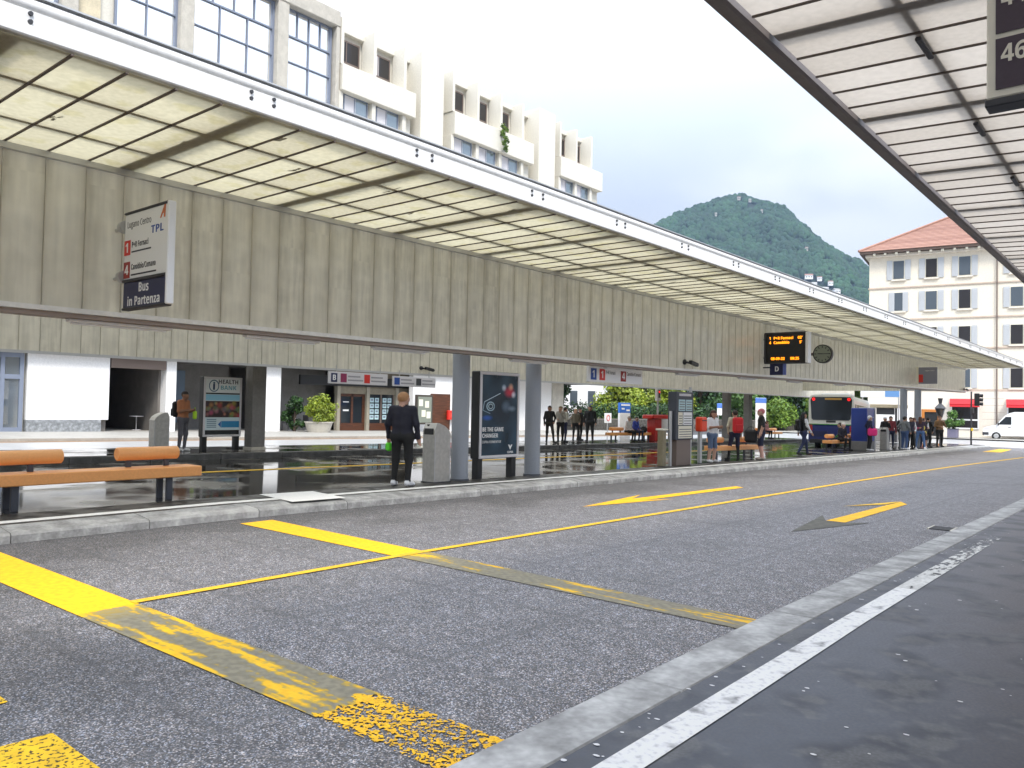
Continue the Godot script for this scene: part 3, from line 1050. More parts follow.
func line_on(im: Image, a: Vector2, b: Vector2, wd: float, c: Color) -> void:
	var n := int(a.distance_to(b)) + 1
	for i in n + 1:
		var p := a.lerp(b, float(i) / n)
		im.fill_rect(Rect2i(int(p.x - wd * 0.5), int(p.y - wd * 0.5), maxi(1, int(wd)), maxi(1, int(wd))), c)

func poster_stand(label: String, x: float, z0: float, z1: float, art: Material, y0: float, y1: float) -> Node3D:
	# a lit-box poster stand along z, its face towards +x
	var t := thing("poster_stand", label, "poster stand", on(x, (z0 + z1) * 0.5), PI / 2)
	var w := absf(z1 - z0)
	var s := S()
	box(s, Vector3(0, (y0 + y1) * 0.5, -0.13), Vector3(w + 0.02, y1 - y0 + 0.02, 0.24), 0.02)
	obj("case", s, M.black, t)
	s = S()
	for q in [[0.0, y1 - 0.03, w, 0.06], [0.0, y0 + 0.03, w, 0.06]]: box(s, Vector3(q[0], q[1], 0.0), Vector3(q[2], q[3], 0.03), 0.006)
	for k in [-1, 1]: box(s, Vector3(k * (w * 0.5 - 0.03), (y0 + y1) * 0.5, 0.0), Vector3(0.06, y1 - y0 - 0.124, 0.03), 0.006)
	obj("frame", s, M.sign_grey, t)
	var qm := QuadMesh.new()
	qm.size = Vector2(w - 0.11, y1 - y0 - 0.11)
	put("poster", qm, art, t, T3(Vector3(0, (y0 + y1) * 0.5, -0.004)))
	for k in [-1, 1]:
		s = S()
		box(s, Vector3(k * (w * 0.5 - 0.09), y0 * 0.5, -0.13), Vector3(0.16, y0 + 0.04, 0.16), 0.01)
		obj("leg", s, M.black, t)
	return t

func build_island_things() -> void:
	bench("long orange bench with two padded rolls beside the kerb stripe", -11.32, -1.6, -6.17, [[-2.3, -4.33], [-5.07, -5.93]], [-3.72, -5.72])
	bench("orange bench with rolls where the person with red backpack waits", -11.55, -23.9, -27.3, [[-24.0, -24.95], [-26.2, -27.1]], [-24.1, -26.9])
	bench("orange bench on which the white haired man sits", -12.6, -38.3, -42.6, [[-38.5, -39.4], [-41.5, -42.5]], [-38.7, -42.2])
	bench("orange bench on the far island with people sitting on it", -22.8, -35.3, -39.6, [[-35.6, -36.8], [-38.0, -39.3]], [-35.8, -39.2])
	bench("orange bench on the far island beyond the boarding passengers", -22.7, -54.0, -58.5, [[-54.3, -55.4], [-56.5, -58.0]], [-54.4, -58.0])
	litter_bin("grey steel litter bin with slanted hood beside the man in black", -11.0, -10.95, 1.14, 0.0)
	litter_bin("steel litter bin on the far island behind the orange bench", -22.4, -11.1, 1.12, PI)
	litter_bin("grey steel litter bin at the edge of the crowd", -11.3, -43.0, 1.14, 0.0)
	# posters
	var car := poster_material(func(im: Image):
		im.fill(Color(0.10, 0.20, 0.26))
		for y in 384:
			for x in 256:
				var v := 0.5 + 0.5 * sin(x * 0.045 + y * 0.01) * cos(y * 0.021)
				im.set_pixel(x, y, Color(0.07, 0.15, 0.20).lerp(Color(0.19, 0.30, 0.37), v * 0.8))
		spot_on(im, 140, 160, 120, Color(0.03, 0.07, 0.10, 0.8), 0.8)
		line_on(im, Vector2(20, 130), Vector2(130, 88), 3, Color(0.75, 0.82, 0.86))
		line_on(im, Vector2(20, 130), Vector2(10, 170), 3, Color(0.65, 0.74, 0.8))
		line_on(im, Vector2(10, 170), Vector2(60, 185), 3, Color(0.5, 0.6, 0.66))
		ring_on(im, 62, 150, 26, 20, 2.5, Color(0.7, 0.8, 0.85, 0.9))
		ring_on(im, 62, 150, 14, 11, 2.0, Color(0.8, 0.88, 0.9, 0.8))
		spot_on(im, 170, 150, 40, Color(0.45, 0.52, 0.60, 0.7), 0.9)
		spot_on(im, 215, 160, 34, Color(0.62, 0.68, 0.75, 0.6), 0.5)
		spot_on(im, 195, 80, 46, Color(0.80, 0.10, 0.20, 0.95), 0.7)
		spot_on(im, 205, 55, 22, Color(0.86, 0.62, 0.50, 1.0))
		spot_on(im, 155, 60, 20, Color(0.82, 0.84, 0.88, 0.9))
		spot_on(im, 225, 92, 20, Color(0.92, 0.92, 0.95, 0.9))
		spot_on(im, 40, 205, 44, Color(0.15, 0.35, 0.75, 0.8), 0.35), 256, 384)
	var p := poster_stand("black poster stand showing a dark blue car advertisement", -10.98, -12.15, -13.42, car, 0.42, 2.22)
	words(p, "BE THE GAME", 0.085, Vector3(-0.55, 1.02, 0.0), 0.0, M.white, true, -1, 0.9)
	words(p, "CHANGER", 0.085, Vector3(-0.55, 0.89, 0.0), 0.0, M.white, true, -1, 0.9)
	words(p, "CUPRA FORMENTOR", 0.05, Vector3(-0.55, 0.76, 0.0), 0.0, M.white, false, -1, 0.95)
	words(p, "CUPRA", 0.045, Vector3(0.36, 0.53, 0.0), 0.0, M.white, true)
	var s := S()
	prism(s, PackedVector2Array([Vector2(0, -0.06), Vector2(0.07, 0.05), Vector2(0.03, 0.05), Vector2(0, 0.01), Vector2(-0.03, 0.05), Vector2(-0.07, 0.05)]), Vector3(0.36, 0.64, -0.003), Vector3(1, 0, 0), Vector3(0, 1, 0), Vector3(0, 0, 0.004))
	obj("emblem", s, M.white, p)
	var health := poster_material(func(im: Image):
		im.fill(Color(0.86, 0.88, 0.88))
		im.fill_rect(Rect2i(0, 96, 256, 10), Color(0.12, 0.14, 0.16))
		im.fill_rect(Rect2i(0, 108, 256, 40), Color(0.55, 0.77, 0.86))
		im.fill_rect(Rect2i(0, 152, 256, 112), Color(0.20, 0.13, 0.11))
		var r := RandomNumberGenerator.new()
		r.seed = 5
		for k in 46: spot_on(im, r.randf_range(0, 256), r.randf_range(160, 258), r.randf_range(10, 26), Color(r.randf_range(0.3, 0.8), r.randf_range(0.22, 0.55), r.randf_range(0.18, 0.45), 0.8))
		im.fill_rect(Rect2i(0, 264, 256, 86), Color(0.78, 0.84, 0.86))
		im.fill_rect(Rect2i(120, 290, 136, 44), Color(0.18, 0.50, 0.68))
		for k in 44: im.fill_rect(Rect2i(96 + k / 2, 312 - k / 2, 1, k), Color(0.12, 0.36, 0.60))
		for k in 5: im.fill_rect(Rect2i(14, 276 + k * 13, 70, 7), Color(0.45, 0.55, 0.60))
		im.fill_rect(Rect2i(0, 352, 256, 32), Color(0.10, 0.11, 0.12))
		ring_on(im, 60, 48, 34, 38, 3.0, Color(0.15, 0.30, 0.42, 0.9))
		spot_on(im, 60, 28, 9, Color(0.1, 0.2, 0.32, 1))
		im.fill_rect(Rect2i(53, 36, 14, 40), Color(0.10, 0.22, 0.34)), 256, 384)
	p = poster_stand("black poster stand with a pale health bank poster", -22.25, -12.35, -13.6, health, 0.42, 2.22)
	words(p, "HEALTH", 0.125, Vector3(0.17, 2.08, 0.0), 0.0, M.ink, true, 0, 1.05)
	words(p, "BANK", 0.125, Vector3(0.17, 1.90, 0.0), 0.0, mat(lin(0.10, 0.30, 0.38), 0.5), true, 0, 1.15)
	# departures sign across the front wall
	var t := thing("stop_sign", "white stop sign with dark blue departures panel fixed to glass wall", "sign", Vector3(WALL + 0.03, 0.37, -4.4))
	t.scale.y = 0.898
	s = S()
	box(s, Vector3(0.87, 3.405, 0), Vector3(1.06, 0.88, 0.06), 0.006)
	obj("panel", s, M.white, t)
	s = S()
	box(s, Vector3(0.87, 2.74, 0), Vector3(1.06, 0.36, 0.058), 0.006)
	obj("blue_panel", s, M.navy, t)
	s = S()
	box(s, Vector3(1.425, 3.22, 0), Vector3(0.05, 1.31, 0.09), 0.012)
	obj("edge_post", s, M.white, t)
	s = S()
	box(s, Vector3(0.87, 2.942, 0), Vector3(1.07, 0.04, 0.10), 0.008)
	obj("rail", s, M.dark, t)
	s = S()
	box(s, Vector3(0.87, 2.565, 0), Vector3(1.07, 0.035, 0.09), 0.008)
	obj("rail", s, M.dark, t)
	s = S()
	box(s, Vector3(0.87, 3.862, 0), Vector3(1.07, 0.03, 0.09), 0.008)
	obj("rail", s, M.dark, t)
	for y in [3.70, 3.02]:
		s = S()
		tube(s, Vector3(0.24, y, 0), Vector3(0.32, y, 0), 0.085, 0.085, 20)
		tube(s, Vector3(-0.02, y, -0.02), Vector3(0.36, y, -0.02), 0.025, 0.025, 10)
		obj("bracket", s, M.alu, t)
	s = S()
	bxx(s, 0.345, 0.50, 3.29, 3.49, 0.0305, 0.035)
	obj("red_field", s, M.red, t)
	s = S()
	bxx(s, 0.345, 0.50, 2.98, 3.20, 0.0305, 0.035)
	obj("dark_red_field", s, mat(lin(0.33, 0.03, 0.025), 0.5), t)
	words(t, "1", 0.13, Vector3(0.42, 3.39, 0.036), 0, M.white)
	words(t, "4", 0.13, Vector3(0.42, 3.09, 0.036), 0, M.white)
	words(t, "Lugano Centro", 0.085, Vector3(0.40, 3.70, 0.031), 0, M.ink, false, -1, 0.78)
	words(t, "TPL", 0.10, Vector3(1.16, 3.56, 0.031), 0, M.blue, true, 0, 1.3)
	words(t, "P+R Fornaci", 0.075, Vector3(0.53, 3.42, 0.031), 0, M.ink, true, -1, 0.72)
	s = S()
	bxx(s, 0.53, 1.02, 3.315, 3.335, 0.0305, 0.032)
	obj("print_bar", s, M.ink, t)
	words(t, "Canobbio/Comano", 0.075, Vector3(0.53, 3.12, 0.031), 0, M.ink, true, -1, 0.66)
	s = S()
	bxx(s, 0.53, 1.16, 3.005, 3.025, 0.0305, 0.032)
	obj("print_bar", s, M.ink, t)
	words(t, "Bus", 0.12, Vector3(0.86, 2.835, 0.030), 0, M.white, true, 0, 0.9)
	words(t, "in Partenza", 0.12, Vector3(0.86, 2.66, 0.030), 0, M.white, true, 0, 0.9)
	s = S()
	prism(s, PackedVector2Array([Vector2(0, 0), Vector2(0.10, 0.16), Vector2(0.13, 0.16), Vector2(0.12, 0), Vector2(0.09, 0), Vector2(0.09, 0.06), Vector2(0.06, 0.05), Vector2(0.03, 0)]), Vector3(1.22, 3.68, 0.0305), Vector3(1, 0, 0), Vector3(0, 1, 0), Vector3(0, 0, 0.004))
	obj("bird_mark", s, mat(lin(0.55, 0.14, 0.04), 0.5), t)
	# departure board, bay sign, clock, far stop sign
	t = thing("departure_board", "black departure board with glowing orange text", "display", Vector3(WALL + 0.05, 3.58, -24.8))
	s = S()
	box(s, Vector3(0.72, 0, 0), Vector3(1.26, 0.92, 0.22), 0.015)
	obj("case", s, M.black, t)
	s = S()
	box(s, Vector3(0.72, 0.475, 0), Vector3(1.36, 0.04, 0.25), 0.01); box(s, Vector3(0.72, -0.475, 0), Vector3(1.36, 0.04, 0.25), 0.01)
	box(s, Vector3(0.06, 0, 0), Vector3(0.05, 0.92, 0.25), 0.01)
	obj("frame", s, M.dark, t)
	s = S()
	box(s, Vector3(1.40, 0, 0), Vector3(0.09, 0.97, 0.26), 0.01)
	obj("edge_post", s, M.white, t)
	s = S()
	for y in [0.3, -0.3]: tube(s, Vector3(-0.03, y, 0), Vector3(0.1, y, 0), 0.03, 0.03, 8)
	obj("bracket", s, M.alu, t)
	for r in [["1", 0.20, 0.31], ["4", 0.20, 0.17], ["P+R Fornaci", 0.34, 0.31], ["Canobbio", 0.34, 0.17], ["02'", 1.11, 0.31], ["5'", 1.16, 0.17], ["08-09-22", 0.26, -0.34], ["09:25", 0.88, -0.34]]:
		words(t, r[0], 0.085, Vector3(r[1], r[2], 0.112), 0, M.glow_orange, true, -1, 0.95)
	t = thing("bay_sign", "small dark blue bay sign lettered D under the departure board", "sign", Vector3(WALL + 0.05, 2.92, -24.8))
	s = S()
	box(s, Vector3(0.40, 0, 0), Vector3(0.42, 0.38, 0.05), 0.008)
	obj("panel", s, M.navy, t)
	s = S()
	box(s, Vector3(0.66, 0, -0.01), Vector3(0.10, 0.38, 0.05), 0.008)
	obj("side_panel", s, mat(lin(0.12, 0.16, 0.45), 0.5), t)
	words(t, "D", 0.16, Vector3(0.42, 0, 0.026), 0, M.white, true)
	s = S()
	tube(s, Vector3(0.42, 0.19, 0), Vector3(0.42, 0.22, 0), 0.02, 0.02, 8); tube(s, Vector3(-0.03, 0.05, 0), Vector3(0.2, 0.05, 0), 0.02, 0.02, 8)
	obj("bracket", s, M.dark, t)
	t = thing("clock", "round station clock on a short arm from the glass wall", "clock", Vector3(WALL + 0.03, 3.66, -29.0))
	s = S()
	tube(s, Vector3(0.47, 0, -0.09), Vector3(0.47, 0, 0.09), 0.335, 0.335, 36)
	obj("case", s, M.dark, t)
	s = S()
	tube(s, Vector3(0.47, 0, 0.088), Vector3(0.47, 0, 0.096), 0.295, 0.295, 36)
	obj("dial", s, mat(lin(0.24, 0.27, 0.22), 0.3), t)
	for k in 12:
		s = S()
		var bt := Transform3D(Basis(Vector3(0, 0, 1), -TAU * k / 12.0), Vector3(0.47, 0, 0.098))
		box(s, Vector3(0, 0.245, 0), Vector3(0.03, 0.07, 0.004), 0.0, bt)
		obj("hour_mark", s, M.ink, t)
	s = S()
	box(s, Vector3(0, 0.10, 0), Vector3(0.022, 0.24, 0.006), 0.0, Transform3D(Basis(Vector3(0, 0, 1), -TAU * 0.25), Vector3(0.47, 0, 0.104)))
	obj("minute_hand", s, M.ink, t)
	s = S()
	box(s, Vector3(0, 0.07, 0), Vector3(0.03, 0.18, 0.006), 0.0, Transform3D(Basis(Vector3(0, 0, 1), -TAU * 0.755), Vector3(0.47, 0, 0.112)))
	obj("hour_hand", s, M.ink, t)
	s = S()
	box(s, Vector3(0.06, 0, 0), Vector3(0.18, 0.10, 0.10), 0.01)
	obj("arm", s, M.brown_metal, t)
	t = thing("stop_sign", "grey stop sign with red field far along the glass wall", "sign", Vector3(WALL + 0.05, 3.52, -44.4))
	s = S()
	box(s, Vector3(0.52, 0, 0), Vector3(0.86, 0.84, 0.06), 0.006)
	obj("panel", s, mat(lin(0.22, 0.22, 0.27), 0.4), t)
	s = S()
	bxx(s, 0.10, 0.30, -0.34, 0.05, 0.031, 0.036)
	obj("red_field", s, M.red, t)
	s = S()
	box(s, Vector3(0.04, 0, 0), Vector3(0.10, 0.90, 0.10), 0.01)
	obj("edge_post", s, M.cream, t)
	words(t, "Lugano Centro", 0.06, Vector3(0.60, 0.25, 0.031), 0, M.white, false, 0, 0.8)
	# hanging line signs
	line_sign("white hanging line sign with blue and red number fields", -10.62, -15.5, -17.95, 2.20, 2.57, M.white, [["1", M.blue], ["1", M.red], ["4", mat(lin(0.33, 0.03, 0.025), 0.5)]], ["P+R Fornaci", "Canobbio/Comano"])
	line_sign("white hanging line sign with shade painted in grey before the wooden shopfront", -20.25, -15.35, -17.75, 2.18, 2.56, M.sign_grey, [["B", M.navy], ["", mat(lin(0.25, 0.02, 0.08), 0.5)], ["", M.red]], ["", ""])  # a white sign; the grey panel colour carries its shade
	line_sign("smaller white hanging line sign with shade painted in grey before the white wall", -20.25, -18.0, -20.0, 2.18, 2.52, M.sign_grey, [["", M.blue], ["", M.dark]], ["", ""])  # white as well, shade painted into the grey
	# watching cameras
	for q in [[WALL + 0.03, 2.86, -19.4, "black security camera on the front glass wall"], [WALL_B + 0.03, 2.86, -19.5, "black security camera on the rear glass wall"], [WALL + 0.03, 3.16, -56.2, "black security camera at the canopy's far corner"]]:
		t = thing("security_camera", q[3], "camera", Vector3(q[0], q[1], q[2]), 0, "security cameras")
		s = S()
		tube(s, Vector3(0, 0, 0), Vector3(0.05, 0, 0), 0.07, 0.07, 12)
		tube(s, Vector3(0.05, 0, 0), Vector3(0.12, -0.02, -0.06), 0.03, 0.03, 8)
		obj("mount", s, M.dark, t)
		s = S()
		box(s, Vector3(0, 0, 0), Vector3(0.10, 0.10, 0.42), 0.015, Transform3D(Basis(Vector3.RIGHT, -0.15), Vector3(0.15, -0.03, -0.28)))
		obj("housing", s, M.black, t)
		s = S()
		tube(s, Vector3(0.15, -0.065, -0.49), Vector3(0.15, -0.068, -0.51), 0.035, 0.035, 12)
		obj("lens", s, M.glass_dark, t)
	# lamp strips under the cable tray
	for z in [-2.2, -4.6, -7.0, -9.4, -13.0, -16.5, -20.0, -24.0, -28.0, -33.0, -38.0, -44.0]:
		t = thing("strip_lamp", "slim white strip lamp under the glass wall", "lamp", Vector3(WALL - 0.20, wall_bottom(z) - 0.125, z), 0, "strip lamps under the front wall")
		s = S()
		box(s, Vector3(0.04, 0.0, 0), Vector3(0.12, 0.035, 1.3), 0.008)
		obj("housing", s, M.white, t)
		s = S()
		tube(s, Vector3(0, -0.03, -0.6), Vector3(0, -0.03, 0.6), 0.015, 0.015, 8)
		obj("tube_lamp", s, M.white, t)
	# timetable kiosk with its slim posts
	t = thing("timetable_kiosk", "tall grey timetable case with posted schedules on the island", "timetable", on(-10.9, -20.65))
	s = S()
	box(s, Vector3(0, 1.42, 0), Vector3(0.26, 1.36, 1.05), 0.015)
	obj("case", s, M.bench_leg, t)
	s = S()
	box(s, Vector3(-0.02, 0.37, -0.05), Vector3(0.20, 0.74, 0.85), 0.01)
	obj("base", s, M.brown_metal, t)
	for q in [[0.42, 0.80, -0.42, -0.05], [0.42, 0.80, 0.0, 0.38], [0.02, 0.44, -0.42, 0.10], [0.02, 0.44, 0.14, 0.40], [-0.36, 0.05, -0.42, 0.38]]:
		s = S()
		bxx(s, 0.131, 0.137, 1.42 + q[0] - 0.28, 1.42 + q[1] - 0.34, q[2], q[3])
		obj("schedule_sheet", s, [M.sign_grey, M.paper, M.cream, M.white, M.sign_grey][rng.randi() % 5], t)
		s = S()
		for r in 4: bxx(s, 0.1375, 0.139, 1.42 + q[0] - 0.25 + r * 0.07, 1.42 + q[0] - 0.225 + r * 0.07, q[2] + 0.03, q[3] - 0.04)
		obj("printed_rows", s, M.grey_wall, t).set_meta("kind", "stuff")
	s = S()
	bxx(s, 0.131, 0.137, 1.98, 2.05, -0.36, 0.36)
	obj("header_strip", s, M.sign_grey, t)
	for q in [[-0.58, 2.25], [0.60, 1.55]]:
		s = S()
		tube(s, Vector3(0, 0, q[0]), Vector3(0, q[1], q[0]), 0.045, 0.045, 12)
		obj("post", s, M.alu, t)
	t = thing("side_cabinet", "low pale cabinet with wooden top beside the timetable case", "cabinet", on(-11.0, -19.75))
	s = S()
	box(s, Vector3(0, 0.5, 0), Vector3(0.18, 1.0, 0.2), 0.02)
	obj("body", s, tmat(lin(0.32, 0.27, 0.17), "mottle", 1.0, 0.6), t)
	s = S()
	box(s, Vector3(0, 1.02, 0), Vector3(0.24, 0.05, 0.3), 0.012)
	obj("top", s, M.cream, t)
	# ticket validator post and red box
	t = thing("ticket_validator", "slim light grey ticket validator with blue cap", "ticket validator", on(-11.3, -21.7))
	s = S()
	box(s, Vector3(0, 0.75, 0), Vector3(0.22, 1.5, 0.30), 0.02)
	obj("body", s, M.alu, t)
	s = S()
	box(s, Vector3(0, 1.56, 0), Vector3(0.25, 0.10, 0.34), 0.02)
	obj("cap", s, mat(lin(0.03, 0.20, 0.62), 0.4), t)
	s = S()
	bxx(s, 0.111, 0.118, 1.05, 1.35, -0.09, 0.09)
	obj("screen_plate", s, M.glass_dark, t)
	t = thing("post_box", "bright red box mounted on a grey steel post", "box", on(-11.1, -22.3))
	s = S()
	box(s, Vector3(0.02, 1.18, 0), Vector3(0.22, 0.44, 0.40), 0.04)
	obj("box_body", s, mat(lin(0.80, 0.055, 0.01), 0.4), t)
	s = S()
	bxx(s, 0.131, 0.138, 1.28, 1.31, -0.15, 0.15)
	obj("slot", s, M.black, t)
	s = S()
	box(s, Vector3(-0.02, 0.5, 0), Vector3(0.10, 1.0, 0.14), 0.015)
	obj("post", s, M.alu, t)
	# ticket machine near the crowd
	t = thing("ticket_machine", "dark blue ticket machine with silver side by the crowd", "ticket machine", on(-11.9, -41.4))
	s = S()
	box(s, Vector3(0, 1.03, 0), Vector3(0.75, 2.06, 1.25), 0.04)
	obj("cabinet", s, mat(lin(0.012, 0.035, 0.22), 0.35), t)
	s = S()
	box(s, Vector3(0.0, 0.22, 0.0), Vector3(0.80, 0.44, 1.30), 0.02)
	obj("plinth", s, M.grey_wall, t)
	s = S()
	box(s, Vector3(0.02, 1.05, -0.68), Vector3(0.80, 2.1, 0.10), 0.02)
	obj("side_panel", s, M.alu, t)
	s = S()
	bxx(s, 0.376, 0.39, 1.1, 1.5, -0.2, 0.25)
	obj("touch_panel", s, M.sign_grey, t)
	s = S()
	bxx(s, 0.376, 0.39, 0.75, 0.95, -0.2, 0.05)
	obj("coin_slot", s, M.steel, t)
	# far island: red cabinet, signal, info boards
	t = thing("red_cabinet", "red cabinet with round white lid on the far island", "cabinet", on(-22.6, -40.0))
	s = S()
	box(s, Vector3(0, 0.62, 0.3), Vector3(0.55, 1.24, 0.7), 0.03)
	obj("cabinet", s, mat(lin(0.42, 0.02, 0.015), 0.35), t)
	s = S()
	box(s, Vector3(0, 1.36, 0.0), Vector3(0.7, 0.22, 2.1), 0.04)
	obj("counter_top", s, M.red, t)
	s = S()
	tube(s, Vector3(0.1, 0.72, -0.5), Vector3(0.1, 1.22, -0.5), 0.33, 0.36, 20)
	obj("drum", s, M.white, t)
	s = S()
	tube(s, Vector3(0.1, 0.0, -0.5), Vector3(0.1, 0.72, -0.5), 0.05, 0.05, 10)
	obj("stem", s, M.alu, t)
	t = thing("lane_signal", "white lane signal with red cap on a grey pole", "traffic signal", on(-22.4, -39.7))
	s = S()
	tube(s, Vector3.ZERO, Vector3(0, 2.3, 0), 0.05, 0.05, 10)
	obj("pole", s, M.alu, t)
	s = S()
	box(s, Vector3(0, 2.62, 0), Vector3(0.18, 0.72, 0.36), 0.02)
	obj("housing", s, M.white, t)
	s = S()
	box(s, Vector3(0, 3.02, 0), Vector3(0.2, 0.10, 0.40), 0.02)
	obj("cap", s, M.red, t)
	s = S()
	bxx(s, 0.091, 0.096, 2.42, 2.88, -0.09, 0.09)
	obj("lamp_panel", s, M.black, t)
	s = S()
	tube(s, Vector3(0.095, 2.76, 0), Vector3(0.104, 2.76, 0), 0.06, 0.06, 12)
	obj("red_lamp", s, M.glow_red, t)
	t = thing("info_pylon", "white information pylon with blue head", "sign", on(-26.2, -42.3, 0.0))
	s = S()
	box(s, Vector3(0, 0.85, 0), Vector3(0.16, 1.7, 1.2), 0.02)
	obj("body", s, M.white, t)
	s = S()
	box(s, Vector3(0, 2.0, 0), Vector3(0.17, 0.62, 1.22), 0.02)
	obj("head", s, mat(lin(0.03, 0.15, 0.55), 0.4), t)
	for q in [[2.18, -0.5, 0.5], [1.95, 0.1, 0.45], [1.86, -0.5, -0.1]]:
		s = S()
		bxx(s, 0.0865, 0.092, q[0] - 0.05, q[0] + 0.05, q[1], q[2])
		obj("print_bar", s, M.white, t)
	t = thing("warning_sign", "small white square sign with red ring", "sign", on(-27.0, -41.7, 0.0))
	s = S()
	box(s, Vector3(0, 1.35, 0), Vector3(0.05, 0.60, 0.75), 0.01)
	obj("plate", s, M.white, t)
	s = S()
	for k in 20:
		var a0 := TAU * k / 20.0
		var a1 := TAU * (k + 1) / 20.0
		tube(s, Vector3(0.03, 1.35 + 0.17 * sin(a0), 0.17 * cos(a0)), Vector3(0.03, 1.35 + 0.17 * sin(a1), 0.17 * cos(a1)), 0.025, 0.025, 6)
	obj("ring", s, M.red, t)
	s = S()
	tube(s, Vector3(-0.03, 0, 0), Vector3(-0.03, 1.3, 0), 0.03, 0.03, 8)
	obj("post", s, M.alu, t)
	for q in [[-24.8, -60.0, 3.2, "tall white banner board with blue head before the greenery"], [-28.0, -60.0, 2.7, "white and blue timetable board before the dark trees"]]:
		t = thing("info_board", q[3], "sign", on(q[0], q[1], 0.0), 0.6)
		s = S()
		box(s, Vector3(0, q[2] * (0.62 if q[2] > 3.0 else 0.80), 0), Vector3(0.8, q[2] * (0.75 if q[2] > 3.0 else 0.3), 0.12), 0.02)
		obj("board", s, M.white, t)
		s = S()
		box(s, Vector3(0, q[2] * 0.93, 0), Vector3(0.82, 0.4, 0.14), 0.02)
		obj("head", s, mat(lin(0.10, 0.22, 0.62), 0.4), t)
		for k in [-0.3, 0.3]:
			s = S()
			box(s, Vector3(k, q[2] * 0.33, 0), Vector3(0.07, q[2] * 0.66, 0.07))
			obj("leg", s, M.alu, t)

func line_sign(label: String, x: float, z0: float, z1: float, y0: float, y1: float, m: Material, fields: Array, names_: Array) -> void:
	var t := thing("line_sign", label, "sign", Vector3(x, 0, z0), PI / 2, "hanging line signs")
	var w := absf(z1 - z0)
	var h := y1 - y0
	var s := S()
	box(s, Vector3(w * 0.5, (y0 + y1) * 0.5, 0), Vector3(w, h, 0.07), 0.008)
	obj("panel", s, m, t)
	var xs := [0.08, 0.45, 1.40] if fields.size() == 3 else [0.05, 1.05]
	var k := 0
	for f in fields:
		s = S()
		bxx(s, xs[k], xs[k] + 0.24, y0 + 0.05, y1 - 0.05, 0.0355, 0.040)
		obj("number_field", s, f[1], t)
		if f[0]: words(t, f[0], 0.17, Vector3(xs[k] + 0.12, (y0 + y1) * 0.5, 0.041), 0, M.white)
		k += 1
	var off := 1 if fields.size() == 3 else 0
	for j in names_.size():
		if names_[j] == "":
			for r in [[0.03, 0.50], [-0.09, 0.62]]:
				s = S()
				bxx(s, xs[j + off] + 0.29, xs[j + off] + 0.29 + r[1], (y0 + y1) * 0.5 + r[0], (y0 + y1) * 0.5 + r[0] + 0.05, 0.0355, 0.037)
				obj("print_bar", s, mat(lin(0.30, 0.29, 0.31), 0.6), t)
			continue
		words(t, names_[j], 0.085, Vector3(xs[j + off] + 0.28, (y0 + y1) * 0.5 + 0.06, 0.037), 0, M.ink, false, -1, 0.68)
	for q in [0.3, w - 0.3]:
		s = S()
		tube(s, Vector3(q, y1, 0), Vector3(q, y1 + 0.2, 0), 0.015, 0.015, 8)
		obj("hanger", s, M.alu, t)

